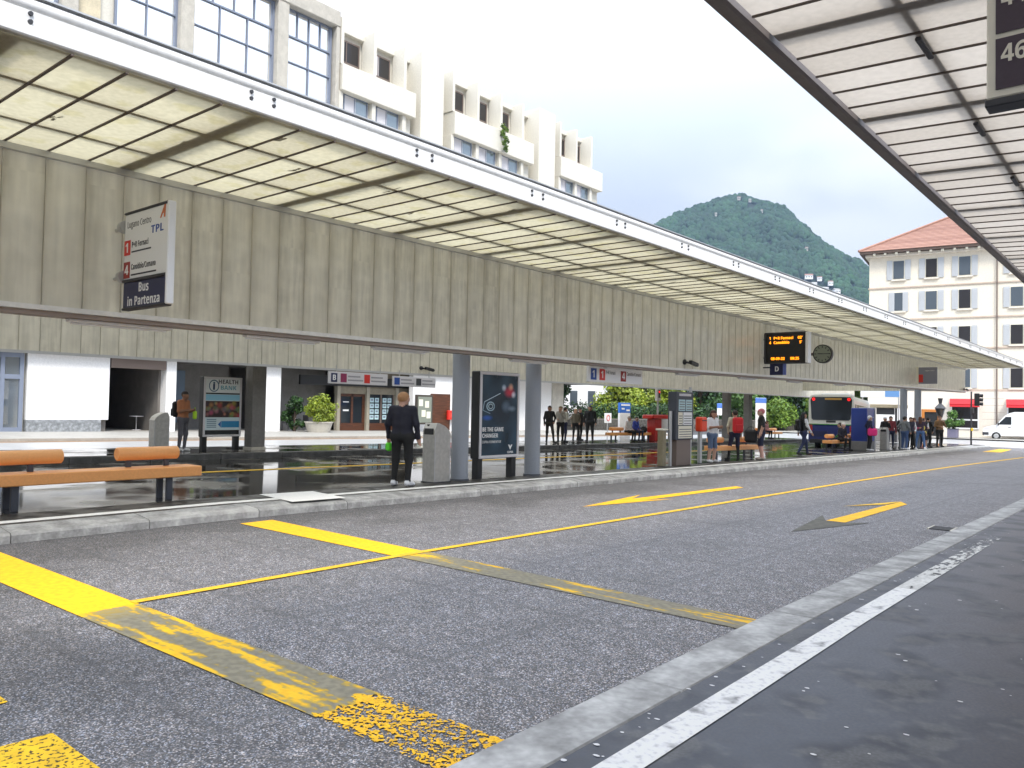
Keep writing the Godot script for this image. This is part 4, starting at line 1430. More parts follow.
func build_bus() -> void:
	var z := -47.0
	var t := thing("city_bus", "white and navy city bus standing in the wet lane", "bus", Vector3(-15.25, gy(z), z), 0.2)
	t.rotation.x = -0.0115
	# x across, y up, rear face at z = 0, bus runs towards -z
	var s := S()
	var pr := PackedVector2Array([Vector2(-1.22, 1.35), Vector2(1.22, 1.35), Vector2(1.22, 2.75), Vector2(1.12, 2.98), Vector2(0.9, 3.05), Vector2(-0.9, 3.05), Vector2(-1.12, 2.98), Vector2(-1.22, 2.75)])
	prism(s, pr, Vector3.ZERO, Vector3(1, 0, 0), Vector3(0, 1, 0), Vector3(0, 0, -11.5))
	obj("upper_body", s, mat(lin(0.74, 0.73, 0.66), 0.3), t)
	s = S()
	box(s, Vector3(0, 0.80, -5.75), Vector3(2.46, 1.02, 11.46), 0.06)
	obj("lower_body", s, mat(lin(0.008, 0.016, 0.13), 0.3), t)
	s = S()
	box(s, Vector3(0, 1.335, -5.75), Vector3(2.47, 0.045, 11.5), 0.0)
	obj("green_line", s, mat(lin(0.08, 0.35, 0.05), 0.4), t)
	s = S()
	prism(s, PackedVector2Array([Vector2(-1.05, 1.65), Vector2(-0.95, 1.58), Vector2(0.95, 1.58), Vector2(1.05, 1.65), Vector2(1.12, 2.75), Vector2(1.02, 2.92), Vector2(-1.02, 2.92), Vector2(-1.12, 2.75)]), Vector3(0, 0, 0.0), Vector3(1, 0, 0), Vector3(0, 1, 0), Vector3(0, 0, 0.03))
	obj("rear_window", s, M.glass_dark, t)
	for k in [-1, 1]:
		s = S()
		tube(s, Vector3(k * 0.95, 2.78, 0.03), Vector3(k * 0.95, 2.78, 0.05), 0.085, 0.08, 14)
		obj("upper_tail_light", s, M.glow_red, t)
		s = S()
		box(s, Vector3(k * 1.10, 1.12, 0.0), Vector3(0.2, 0.34, 0.06), 0.03)
		obj("tail_light", s, mat(lin(0.45, 0.02, 0.015), 0.3), t)
		s = S()
		box(s, Vector3(k * 1.10, 0.86, 0.0), Vector3(0.2, 0.14, 0.06), 0.03)
		obj("indicator_light", s, mat(lin(0.6, 0.25, 0.03), 0.3), t)
		for zz in [-3.2, -9.2]:
			s = S()
			tube(s, Vector3(k * 0.96, 0.47, zz), Vector3(k * 1.245, 0.47, zz), 0.47, 0.47, 24)
			obj("wheel", s, M.tyre, t)
		for j in 6:
			s = S()
			box(s, Vector3(k * 1.225, 2.05, -1.4 - j * 1.75), Vector3(0.02, 0.95, 1.6), 0.006)
			obj("side_window", s, M.glass_dark, t)
	s = S()
	box(s, Vector3(0, 1.50, 0.0), Vector3(0.52, 0.12, 0.03), 0.005)
	obj("number_plate", s, M.dark, t)
	s = S()
	box(s, Vector3(0, 0.36, 0.0), Vector3(2.3, 0.22, 0.10), 0.03)
	obj("bumper", s, M.black, t)
	s = S()
	box(s, Vector3(-0.62, 0.78, 0.0), Vector3(0.9, 0.32, 0.03), 0.01)
	obj("engine_grille", s, M.navy, t)
	s = S()
	box(s, Vector3(0, 3.13, -3.5), Vector3(1.6, 0.16, 2.6), 0.05)
	obj("roof_unit", s, M.white, t)
	s = S()
	box(s, Vector3(0.12, 2.80, 0.035), Vector3(0.9, 0.10, 0.012))
	obj("rear_display", s, mat(lin(0.55, 0.30, 0.05), 0.4), t)

func build_far_street() -> void:
	# delivery van on the cross street, nose towards -x
	var d := Vector3(0.989, 0, -0.15)
	var v := thing("delivery_van", "white delivery van driving past the apartment house", "van", Vector3(-13.35, gy(-81), -82.5), atan2(0.15, 0.989))
	var s := S()
	var pf := PackedVector2Array([Vector2(0.0, 0.45), Vector2(0.0, 0.95), Vector2(0.18, 1.12), Vector2(0.95, 1.30), Vector2(1.62, 2.12), Vector2(2.0, 2.40), Vector2(2.4, 2.52), Vector2(5.6, 2.52), Vector2(5.7, 2.3), Vector2(5.7, 0.42), Vector2(0.1, 0.36)])
	prism(s, pf, Vector3(0, 0, 0), Vector3(1, 0, 0), Vector3(0, 1, 0), Vector3(0, 0, -1.95))
	obj("body", s, mat(lin(0.82, 0.83, 0.84), 0.25), v)
	s = S()
	prism(s, PackedVector2Array([Vector2(1.12, 1.38), Vector2(1.72, 2.08), Vector2(2.15, 2.08), Vector2(2.15, 1.38)]), Vector3(0, 0, 0.001), Vector3(1, 0, 0), Vector3(0, 1, 0), Vector3(0, 0, 0.012))
	obj("door_window", s, M.glass_dark, v)
	s = S()
	face(s, Vector3(3, 0, -1), [Vector3(0.96, 1.34, -0.1), Vector3(1.60, 2.13, -0.18), Vector3(1.60, 2.13, -1.77), Vector3(0.96, 1.34, -1.85)])
	obj("windscreen", s, M.glass_dark, v, T3(Vector3(-0.02, 0.01, 0)))
	for x in [1.0, 4.6]:
		s = S()
		tube(s, Vector3(x, 0.35, -0.20), Vector3(x, 0.35, 0.02), 0.35, 0.35, 22)
		obj("wheel", s, M.tyre, v)
		s = S()
		tube(s, Vector3(x, 0.35, 0.02), Vector3(x, 0.35, 0.03), 0.20, 0.18, 16)
		obj("rim", s, M.alu, v)
	s = S()
	box(s, Vector3(0.2, 0.55, -0.97), Vector3(0.52, 0.32, 1.97), 0.05)
	obj("bumper", s, M.dark, v)
	s = S()
	box(s, Vector3(0.28, 1.02, 0.0), Vector3(0.4, 0.18, 0.03), 0.02)
	obj("headlight", s, M.sign_grey, v)
	s = S()
	box(s, Vector3(1.15, 1.42, 0.12), Vector3(0.10, 0.26, 0.16), 0.03)
	obj("wing_mirror", s, M.black, v)
	s = S()
	bxx(s, 1.9, 2.1, 1.12, 1.17, 0.002, 0.025)
	obj("handle", s, M.dark, v)
	s = S()
	bxx(s, 2.3, 2.315, 0.5, 2.3, 0.001, 0.006); bxx(s, 1.05, 1.065, 0.55, 1.35, 0.001, 0.006)
	obj("door_gaps", s, M.dark, v)
	words(v, "te", 0.42, Vector3(3.55, 1.55, 0.006), 0, mat(lin(0.10, 0.55, 0.72), 0.4), true, -1)
	# traffic light at the island's end
	var t := thing("traffic_light", "black traffic light on a thin pole at the island end", "traffic light", on(-10.75, -62.0))
	s = S()
	tube(s, Vector3.ZERO, Vector3(0, 3.65, 0), 0.06, 0.05, 10)
	obj("pole", s, M.dark, t)
	s = S()
	box(s, Vector3(0.35, 3.1, 0.05), Vector3(0.30, 0.86, 0.24), 0.03)
	obj("housing", s, M.black, t)
	for k in 3:
		s = S()
		tube(s, Vector3(0.52, 3.38 - k * 0.28, 0.05), Vector3(0.70, 3.36 - k * 0.28, 0.05), 0.11, 0.12, 12, false)
		obj("visor", s, M.black, t)
	s = S()
	box(s, Vector3(0.1, 3.12, 0.0), Vector3(0.3, 0.05, 0.05)); box(s, Vector3(0.06, 2.35, 0.06), Vector3(0.22, 0.36, 0.14), 0.02)
	obj("bracket", s, M.dark, t)
	s = S()
	box(s, Vector3(0.06, 1.05, 0.06), Vector3(0.14, 0.2, 0.10), 0.02)
	obj("push_button_box", s, mat(lin(0.75, 0.5, 0.03), 0.4), t)
	# old lantern by the wooden door
	t = thing("street_lantern", "dark old fashioned lantern hanging before the wooden door", "lantern", Vector3(-12.45, gy(-61), -61.0))
	s = S()
	tube(s, Vector3.ZERO, Vector3(0, 3.3, 0), 0.06, 0.045, 10)
	obj("post", s, M.dark, t)
	s = S()
	tube(s, Vector3(0, 2.0, 0), Vector3(0, 2.6, 0), 0.16, 0.34, 6, false)
	obj("lantern_glass", s, mat(lin(0.06, 0.055, 0.055), 0.2), t)
	s = S()
	tube(s, Vector3(0, 2.6, 0), Vector3(0, 2.95, 0), 0.40, 0.08, 6); tube(s, Vector3(0, 2.95, 0), Vector3(0, 3.3, 0), 0.10, 0.16, 8)
	obj("roof_cap", s, M.dark, t)
	s = S()
	tube(s, Vector3(0, 1.9, 0), Vector3(0, 2.0, 0), 0.06, 0.17, 6)
	obj("collar", s, M.dark, t)
	# small kiosk with pale roof behind the ticket machine
	t = thing("snack_kiosk", "low kiosk with tan flat roof and glazed sides beyond the bus", "kiosk", Vector3(-17.7, gy(-66), -66.5))
	s = S()
	box(s, Vector3(0, 2.75, 0), Vector3(3.2, 0.28, 2.6), 0.04)
	obj("roof", s, tmat(lin(0.50, 0.42, 0.28), "mottle", 1.5, 0.7), t)
	s = S()
	box(s, Vector3(0, 0.5, 0), Vector3(2.6, 1.0, 2.0), 0.02)
	obj("counter", s, M.grey_wall, t)
	for q in [[-1.3, -1.0], [1.3, -1.0], [-1.3, 1.0], [1.3, 1.0]]:
		s = S()
		box(s, Vector3(q[0], 1.3, q[1]), Vector3(0.14, 2.6, 0.14), 0.01)
		obj("post", s, M.dark, t)
	s = S()
	box(s, Vector3(0.55, 2.35, 1.05), Vector3(1.3, 0.5, 0.12), 0.02)
	obj("shutter_box", s, M.dark, t)
	t = thing("banner", "blue and white banner above the kiosk roof", "sign", Vector3(-17.4, 0, -65.0))
	s = S()
	box(s, Vector3(0, 3.05, 0), Vector3(2.9, 0.55, 0.08), 0.01)
	obj("panel", s, M.white, t)
	s = S()
	box(s, Vector3(0.85, 3.05, 0.045), Vector3(1.0, 0.5, 0.01))
	obj("blue_field", s, mat(lin(0.15, 0.32, 0.62), 0.5), t)
	s = S()
	for x in [-1.3, 1.3]: tube(s, Vector3(x, gy(-65), 0), Vector3(x, 2.8, 0), 0.05, 0.05, 8)
	obj("posts", s, M.alu, t)

# ---------------------------------------------------------------- buildings
func build_office() -> void:
	var c := thing("office_building", "pale concrete office block with deep fins and glazed wing", "building")
	var s := S()
	bxx(s, -58, -41.35, 3.9, 25.35, -59.6, -30.6)
	obj("core", s, M.concrete_white, c)
	s = S()
	bxx(s, -58, -41.0, 25.35, 25.70, -59.7, -30.6, 0.03)
	obj("parapet", s, M.concrete_white, c)
	# spandrels, storey by storey
	for k in 5:
		var y := 21.05 - k * 3.45
		for q in [[-30.65, -36.9], [-40.7, -49.9], [-53.6, -59.9]]:
			s = S()
			bxx(s, -41.35, -39.75, y, y + 1.68, q[1], q[0], 0.03)
			obj("spandrel", s, M.concrete_white, c)
			s = S()
			bxx(s, -41.35, -40.33, y - 1.77, y - 0.003, q[1] + 0.01, q[0] - 0.01)
			obj("window_wall", s, M.concrete_white, c)
	# fins
	for z in [-30.75, -33.4, -36.05, -40.75, -43.4, -46.05, -48.7, -53.75, -56.1, -58.4]:
		s = S()
		bxx(s, -41.2, -39.95, 22.75, 25.72, z - 0.12, z + 0.12, 0.02)
		obj("fin", s, M.concrete_white, c)
		s = S()
		bxx(s, -41.35, -39.98, 3.9, 21.04, z - 0.16, z + 0.16, 0.02)
		obj("pier", s, M.concrete_white, c)
	# solid shafts
	for q in [[-37.4, -39.6], [-50.6, -52.8]]:
		s = S()
		bxx(s, -42, -39.8, 3.9, 25.95, q[1], q[0], 0.04)
		obj("shaft", s, M.concrete_white, c)
	# windows between the fins
	var frame := S()
	for e in [[0, 0.70, 1.95, 0.10], [0, -0.70, 1.95, 0.10], [0.93, 0, 0.09, 1.4], [-0.93, 0, 0.09, 1.4], [0.1, 0, 0.07, 1.4]]:
		box(frame, Vector3(0, e[1], e[0]), Vector3(0.10, e[3], e[2]))
	frame.generate_normals()
	var fm := frame.commit()
	var pane := S()
	box(pane, Vector3.ZERO, Vector3(0.03, 1.40, 1.86))
	pane.generate_normals()
	var pmesh := pane.commit()
	var blind := S()
	box(blind, Vector3(0.025, 0.0, 0.45), Vector3(0.02, 1.36, 0.86))
	blind.generate_normals()
	var bm := blind.commit()
	for z in [-32.1, -34.75, -42.05, -44.7, -47.35, -55.0, -57.3]:
		for k in 5:
			var y := 24.25 if k == 0 else 20.33 - (k - 1) * 3.45
			var f := put("window", fm, M.frame_blue if k > 0 else M.brown_metal, c, Transform3D(Basis(), Vector3(-41.22 if k == 0 else -40.27, y, z)))
			put("pane", pmesh, M.pane_dark if k == 0 else M.office_glass, f)
			if k == 1 or rng.randf() < 0.35: put("blind", bm, M.sign_grey, f)
	# hanging plant on one spandrel
	# glazed wing
	s = S()
	bxx(s, -58, -40.55, 3.9, 25.5, -30.35, 24.0)
	obj("wing_core", s, M.concrete_white, c)
	s = S()
	bxx(s, -42, -39.9, 24.95, 25.95, -30.55, 24.0, 0.05)
	obj("wing_cornice", s, M.concrete, c)
	for z in [-30.42, -26.48, -20.67, -14.9, -9.1, -3.3, 2.5, 8.3, 14.1]:
		s = S()
		var hw := 0.37 if z > -30 else 0.14
		bxx(s, -40.6, -39.95, 3.9, 24.95, z - hw, z + hw, 0.03)
		obj("wing_pillar", s, M.concrete, c)
	for q in [[-30.2, -26.9], [-26.1, -21.05], [-20.3, -17.1], [-14.5, -9.5], [-8.7, -3.7], [-2.9, 2.1]]:
		var za: float = q[0]
		var zb: float = q[1]
		var w := zb - za
		var zc := (za + zb) * 0.5
		s = S()
		for y in [[23.3, 0.13], [21.75, 0.08], [24.9, 0.1], [19.9, 0.1], [17.0, 0.12]]: box(s, Vector3(-40.42, y[0], zc), Vector3(0.12, y[1] * 0.7, w))
		for zz in [za + 0.05, zb - 0.05]: box(s, Vector3(-40.415, 20.9, zz), Vector3(0.14, 8.0, 0.12))
		var cols := 3 if w > 4.0 else 2
		for k in range(1, cols): box(s, Vector3(-40.425, 20.1, za + w * k / cols), Vector3(0.10, 6.3, 0.06))
		for k in range(1, 4): box(s, Vector3(-40.425, 24.1, za + w * k / 4.0), Vector3(0.10, 1.5, 0.055))
		var f := obj("wing_window", s, M.frame_blue, c)
		for k in cols:
			for r in [[17.06, 19.85], [19.95, 21.71], [21.79, 23.23]]:
				var ps := S()
				bxx(ps, -40.50, -40.47, r[0], r[1], za + w * k / cols + 0.05, za + w * (k + 1) / cols - 0.05)
				obj("pane", ps, M.mirror_glass, f)
		for k in 4:
			var ps := S()
			bxx(ps, -40.50, -40.47, 23.37, 24.85, za + w * k / 4.0 + 0.045, za + w * (k + 1) / 4.0 - 0.045)
			obj("pane", ps, M.mirror_glass, f)
	s = S()
	bxx(s, -40.6, -40.3, 17, 24.95, -16.4, -15.3)
	obj("cream_panel", s, tmat(lin(0.80, 0.70, 0.50), "mottle", 3.0, 0.8), c)
	# ground storey: ceiling slab, rear wall, white walls, piers
	s = S()
	bxx(s, -48, -38.6, 3.6, 3.88, -60, 20)
	obj("ground_floor_ceiling", s, M.grey_wall, c)
	s = S()
	bxx(s, -48, -46, -0.8, 3.6, -60, 20)
	obj("rear_wall", s, M.dark_wall, c)
	s = S()
	bxx(s, -39.3, -39.0, 0.55, 3.6, -16.84, -13.3, 0.01)
	obj("white_wall", s, M.render_white, c)
	s = S()
	bxx(s, -39.3, -38.98, -0.1, 0.55, -16.5, -13.3)
	obj("stained_plinth", s, M.concrete_stain, c)
	s = S()
	bxx(s, -46, -39.3, -0.2, 3.6, -16.84, -16.6); bxx(s, -46, -39.6, -0.3, 3.6, -19.75, -19.5)
	obj("partition", s, M.dark_wall, c)
	s = S()
	bxx(s, -39.4, -39.0, 3.05, 3.6, -19.6, -16.9)
	obj("dark_lintel", s, M.brown_metal, c)
	for q in [[-19.62, -20.14], [-25.3, -26.3]]:
		s = S()
		bxx(s, -39.6, -39.0, -0.3, 3.6, q[1], q[0], 0.01)
		obj("white_pier", s, M.render_white, c)
	s = S()
	bxx(s, -43.3, -43.0, -0.3, 3.6, -25.4, -20.0)
	obj("recess_wall", s, M.grey_wall, c)
	s = S()
	bxx(s, -42.9, -42.8, 0.3, 3.2, -22.6, -21.3)
	obj("blue_glass_panel", s, mat(lin(0.14, 0.20, 0.28), 0.15), c)
	s = S()
	bxx(s, -41.6, -41.3, -0.3, 3.6, -31.1, -27.6)
	obj("grey_wall", s, M.grey_wall, c)
	s = S()
	bxx(s, -46, -41.3, -0.3, 3.6, -27.6, -27.3)
	obj("side_wall", s, M.grey_wall, c)
	# wooden shopfront
	s = S()
	bxx(s, -40.3, -40.02, 2.15, 3.6, -37.0, -31.0)
	obj("shop_lintel", s, tmat(lin(0.30, 0.26, 0.19), "mottle", 2.0, 0.8), c)
	s = S()
	bxx(s, -40.02, -39.85, 2.62, 3.2, -37.0, -28.2)
	obj("shop_fascia", s, M.black, c)
	for z in [-31.1, -33.45, -35.95]:
		s = S()
		bxx(s, -40.2, -39.9, -0.4, 2.62, z - 0.12, z + 0.12, 0.01)
		obj("shop_pier", s, tmat(lin(0.42, 0.38, 0.30), "mottle", 2.0, 0.8), c)
	s = S()
	bxx(s, -40.2, -40.1, -0.4, 0.30, -33.33, -31.22); bxx(s, -40.2, -40.1, 0.30, 2.14, -31.42, -31.22); bxx(s, -40.2, -40.1, 0.30, 2.14, -33.33, -33.12); bxx(s, -40.2, -40.1, 0.30, 2.14, -32.38, -32.22); bxx(s, -40.2, -40.1, 1.98, 2.14, -33.1, -31.43)
	var door := obj("shop_door", s, M.wood_dark, c)
	s = S()
	bxx(s, -40.16, -40.14, 0.30, 1.98, -32.22, -31.42)
	obj("pane", s, M.glass_dark, door)
	s = S()
	bxx(s, -40.16, -40.14, 0.30, 1.98, -33.12, -32.38)
	obj("pane", s, M.glass_dark, door)
	s = S()
	bxx(s, -40.13, -40.12, 1.05, 1.15, -32.05, -31.6); bxx(s, -40.13, -40.12, 1.6, 1.66, -32.05, -31.6)
	obj("notice", s, M.white, door)
	s = S()
	bxx(s, -40.2, -40.1, -0.4, 0.28, -35.83, -33.57)
	obj("window_panel", s, M.wood_dark, c)
	s = S()
	for z in [-33.62, -34.7, -35.78]: bxx(s, -40.2, -40.1, 0.28, 2.15, z - 0.05, z + 0.05)
	var sw := obj("shop_window", s, M.brown_metal, c)
	for z in [[-34.65, -33.67], [-35.73, -34.75]]:
		s = S()
		bxx(s, -40.18, -40.16, 0.28, 2.15, z[0], z[1])
		obj("pane", s, M.glass_dark, sw)
		for i in 2:
			for j in 4:
				s = S()
				var zz: float = z[1] - 0.12 - i * 0.42
				var y := 0.52 + j * 0.37
				bxx(s, -40.155, -40.150, y, y + 0.29, zz - 0.33, zz)
				obj("notice", s, M.paper, sw)
				s = S()
				bxx(s, -40.149, -40.146, y + 0.10, y + 0.22, zz - 0.26, zz - 0.07)
				obj("notice_picture", s, M.frame_blue, sw)
	s = S()
	bxx(s, -46, -40.2, -0.4, 3.6, -37.1, -36.9)
	obj("shop_side", s, M.dark_wall, c)
	s = S()
	bxx(s, -40.9, -40.5, -0.6, 3.6, -53.8, -40.4)
	obj("long_white_wall", s, M.render_white, c)
	s = S()
	bxx(s, -39.3, -38.9, -0.4, 3.6, -40.4, -36.4)
	obj("white_wall_block", s, M.render_white, c)
	s = S()
	bxx(s, -38.88, -38.85, -0.2, 2.3, -39.9, -38.0)
	obj("door_leaf", s, M.wood_dark, c)
	s = S()
	bxx(s, -41.4, -40.4, -0.6, 3.6, -55.4, -53.8, 0.02)
	obj("end_pier", s, M.concrete, c)
	# glazed shop
	s = S()
	for z in [-13.1, -12.35, -11.0, -9.0, -7.0, -5.0]: bxx(s, -39.2, -39.05, 0.0, 3.6, z - 0.08, z + 0.08)
	for y in [0.12, 2.45, 3.4]: bxx(s, -39.19, -39.06, y - 0.1, y + 0.1, -13.1, -5.0)
	var gs := obj("glazed_shopfront", s, M.frame_blue, c)
	s = S()
	bxx(s, -39.14, -39.12, 0.1, 3.5, -13.1, -5.0)
	var gl := mat(Color(0.6, 0.65, 0.7, 0.18), 0.05)
	gl.transparency = BaseMaterial3D.TRANSPARENCY_ALPHA
	obj("pane", s, gl, gs)
	for q in [[-12.7, 0.9, 0.5, 0.35, 0.30, 0.20], [-12.75, 1.7, 0.4, 0.55, 0.50, 0.40], [-11.6, 1.0, 0.9, 0.12, 0.16, 0.25], [-10.0, 1.2, 1.3, 0.4, 0.35, 0.3], [-8.0, 1.0, 1.2, 0.2, 0.3, 0.2]]:
		s = S()
		box(s, Vector3(-40.3, q[1], q[0]), Vector3(0.5, 1.2, q[2]), 0.05)
		obj("shop_display", s, mat(lin(q[3], q[4], q[5]), 0.6), gs)
	s = S()
	bxx(s, -46, -39.3, 0.0, 3.6, -13.3, -13.2)
	obj("shop_partition", s, M.cream, c)
	# things before it
	var t := thing("menu_case", "dark framed display case standing before the white wall", "display case", on(-38.1, -36.65, 0.12), PI / 2)
	s = S()
	box(s, Vector3(0, 1.45, 0), Vector3(1.5, 1.95, 0.16), 0.02)
	obj("frame", s, mat(lin(0.05, 0.04, 0.03), 0.5), t)
	s = S()
	bxx(s, -0.62, 0.62, 0.6, 2.3, 0.081, 0.09)
	obj("glazed_sheet", s, mat(lin(0.22, 0.24, 0.20), 0.2), t)
	for q in [[-0.35, 1.9], [0.2, 1.8], [-0.1, 1.2], [0.35, 1.1]]:
		s = S()
		bxx(s, q[0] - 0.18, q[0] + 0.18, q[1] - 0.22, q[1] + 0.22, 0.0905, 0.094)
		obj("menu_sheet", s, M.cream, t)
	s = S()
	for x in [-0.6, 0.6]: bxx(s, x - 0.06, x + 0.06, 0, 0.5, -0.06, 0.06)
	obj("legs", s, M.dark, t)
	t = thing("red_wall_box", "small red box on the white wall behind the column", "box", Vector3(-38.7, 0.5, -39.9), PI / 2)
	s = S()
	box(s, Vector3(0, 0.35, 0), Vector3(0.8, 0.65, 0.22), 0.03)
	obj("housing", s, M.red, t)
	s = S()
	bxx(s, -0.3, 0.3, 0.2, 0.5, 0.111, 0.118)
	obj("front_plate", s, mat(lin(0.75, 0.06, 0.04), 0.4), t)
	for q in [[-41.0, -19.1, "small bistro table in the black opening"], [-40.3, -28.0, "small bistro table with chairs beside the potted shrub"]]:
		t = thing("bistro_table", q[2], "table", on(q[0], q[1], 0.12))
		s = S()
		tube(s, Vector3(0, 0.70, 0), Vector3(0, 0.73, 0), 0.34, 0.34, 20)
		obj("table_top", s, M.sign_grey, t)
		s = S()
		tube(s, Vector3(0, 0.03, 0), Vector3(0, 0.70, 0), 0.03, 0.03, 8)
		obj("stem", s, M.alu, t)
		s = S()
		tube(s, Vector3(0, 0.0, 0), Vector3(0, 0.03, 0), 0.24, 0.2, 16)
		obj("foot", s, M.sign_grey, t)
	for q in [[-40.2, -28.75, 0.3], [-40.6, -27.75, 2.4]]:
		t = thing("bistro_chair", "dark bistro chair at the small table by the shrub", "chair", on(q[0], q[1], 0.12), q[2], "bistro chairs")
		s = S()
		box(s, Vector3(0, 0.45, 0), Vector3(0.42, 0.04, 0.42), 0.01)
		obj("seat", s, M.dark, t)
		s = S()
		box(s, Vector3(0, 0.72, -0.2), Vector3(0.42, 0.40, 0.03), 0.01)
		obj("backrest", s, M.dark, t)
		for k in [[-0.18, -0.18], [0.18, -0.18], [-0.18, 0.18], [0.18, 0.18]]:
			s = S()
			tube(s, Vector3(k[0], 0, k[1]), Vector3(k[0], 0.44, k[1]), 0.014, 0.014, 6)
			obj("leg", s, M.dark, t)

func build_apartments() -> void:
	var yaw := asin(0.15)
	var g := gy(-84.0)
	var c := thing("apartment_house", "cream apartment house with red hipped roof and grey shutters", "building", Vector3(-23.6, 0, -84.0), yaw)
	var W := 34.0
	var D := 15.0
	var s := S()
	bxx(s, 0, W, 3.95, 17.35, -D, 0)
	obj("wall", s, M.apt, c)
	s = S()
	bxx(s, -0.06, W + 0.06, g - 0.3, 3.80, -D, 0.06)
	obj("ground_floor_wall", s, M.apt_base, c)
	# rusticated joints of the ground floor
	for y in [3.80, 7.80, 10.72, 13.90]:
		s = S()
		bxx(s, -0.08, W + 0.08, y, y + (0.17 if y < 4 else 0.13), -D - 0.02, 0.09)
		obj("string_course", s, M.apt_band, c)
	s = S()
	bxx(s, -0.35, W + 0.35, 17.05, 17.36, -D - 0.3, 0.35, 0.05)
	obj("cornice", s, M.apt_base, c)
	s = S()
	bxx(s, -0.8, W + 0.8, 17.36, 17.60, -D - 0.8, 0.85)
	obj("eaves", s, mat(lin(0.10, 0.07, 0.055), 0.8), c)
	for k in 34:
		s = S()
		bxx(s, 0.4 + k, 0.62 + k, 17.2, 17.355, 0.36, 0.78)
		obj("eaves_bracket", s, M.cream, c)
	# hipped roof of tile courses
	var zr := -D * 0.5
	var ov := 0.9
	var yr := 22.6
	var ye := 17.60
	var A := Vector3(-ov, ye, ov)
	var B := Vector3(W + ov, ye, ov)
	var C := Vector3(W + ov, ye, -D - ov)
	var E := Vector3(-ov, ye, -D - ov)
	var R0 := Vector3(8.4, yr, zr)
	var R1 := Vector3(W - 8.4, yr, zr)
	var mid := Vector3(W / 2, ye, zr)
	s = S()
	face(s, mid, [A, B, R1, R0]); face(s, mid, [E, C, R1, R0]); face(s, mid, [A, E, R0]); face(s, mid, [B, C, R1])
	obj("roof", s, M.roof_tile[1], c)
	var courses := 26
	for k in courses:
		var f0 := float(k) / courses
		var f1 := float(k + 1) / courses
		s = S()
		var lift := Vector3(0, 0.07, 0.0)
		for e in [[A, B, R0, R1], [A, E, R0, R0]]:
			var a0: Vector3 = e[0].lerp(e[2], f0) + lift
			var b0: Vector3 = e[1].lerp(e[3], f0) + lift
			var a1: Vector3 = e[0].lerp(e[2], f1) + lift * 0.3
			var b1: Vector3 = e[1].lerp(e[3], f1) + lift * 0.3
			face(s, mid, [a0, b0, b1, a1])
			face(s, mid, [a0, b0, b0 - lift, a0 - lift])
		obj("tile_course", s, M.roof_tile[rng.randi() % 4], c)
	s = S()
	tube(s, A + Vector3(0, 0.08, 0), R0 + Vector3(0, 0.08, 0), 0.13, 0.13, 8); tube(s, R0 + Vector3(0, 0.08, 0), R1 + Vector3(0, 0.08, 0), 0.13, 0.13, 8)
	obj("ridge_tiles", s, M.roof_tile[3], c)
	s = S()
	box(s, Vector3(8.6, 20.35, -3.2), Vector3(1.1, 0.12, 0.9), 0.02, Transform3D(Basis(), Vector3.ZERO))
	obj("skylight", s, M.sign_grey, c)
	# windows
	var fr := S()
	for e in [[0.0, 0.83, 0.98, 0.10], [0.0, -0.83, 0.98, 0.10], [0.46, 0.0, 0.07, 1.6], [-0.46, 0.0, 0.07, 1.6], [0.0, 0.0, 0.06, 1.6], [0, 0.28, 0.86, 0.05]]: box(fr, Vector3(e[0], e[1], 0.02), Vector3(e[2], e[3], 0.05))
	fr.generate_normals()
	var frm := fr.commit()
	var pn := S()
	box(pn, Vector3(0, 0, -0.10), Vector3(0.86, 1.6, 0.16))
	pn.generate_normals()
	var pnm := pn.commit()
	var sh := S()
	box(sh, Vector3.ZERO, Vector3(0.46, 1.74, 0.05), 0.008)
	for j in 12: box(sh, Vector3(0, -0.72 + j * 0.13, 0.032), Vector3(0.36, 0.07, 0.02), 0.0, Transform3D())
	sh.generate_normals()
	var shm := sh.commit()
	var sl := S()
	box(sl, Vector3(0, -0.94, 0.08), Vector3(1.2, 0.10, 0.2), 0.01)
	sl.generate_normals()
	var slm := sl.commit()
	for y in [15.70, 12.55, 9.05, 5.03]:
		for x in [2.66, 5.52, 8.33, 12.52, 15.4, 18.3, 22.4, 25.3, 28.2, 31.1]:
			var f := put("window", frm, M.cream, c, Transform3D(Basis.from_scale(Vector3(1.1, 1.1, 1)), Vector3(x, y, 0.005)))
			put("pane", pnm, M.window_glass if rng.randf() < 0.3 else M.pane_dark, f, T3(Vector3(0, 0, 0.10)))
			put("sill", slm, M.apt_base, f)
			for k in [-1, 1]:
				var yaw2 := 0.0
				var off := 0.74
				if (x == 2.66 and y == 12.55): off = 0.56
				put("shutter", shm, M.shutter, f, T3(Vector3(k * off, 0, 0.06), yaw2))
	s = S()
	tube(s, Vector3(10.95, g, 0.16), Vector3(10.95, 17.2, 0.16), 0.06, 0.06, 8)
	obj("downpipe", s, M.brown_metal, c)
	# ground floor: arch, wooden door, shop windows with red awnings
	s = S()
	var arch := PackedVector2Array([Vector2(0.8, g), Vector2(0.8, 1.2)])
	for k in 9: arch.append(Vector2(2.3 - 1.5 * cos(PI * k / 8.0), 1.2 + 1.3 * sin(PI * k / 8.0)))
	arch.append(Vector2(3.8, g))
	prism(s, arch, Vector3(0, 0, 0.061), Vector3(1, 0, 0), Vector3(0, 1, 0), Vector3(0, 0, 0.04))
	obj("arch_panel", s, M.render_white, c)
	s = S()
	bxx(s, 4.75, 6.35, 1.75, 2.0, 0.061, 0.20); bxx(s, 4.75, 5.0, g, 1.75, 0.061, 0.2); bxx(s, 6.1, 6.35, g, 1.75, 0.061, 0.2)
	var dr := obj("wooden_door_frame", s, mat(lin(0.48, 0.17, 0.03), 0.5), c)
	s = S()
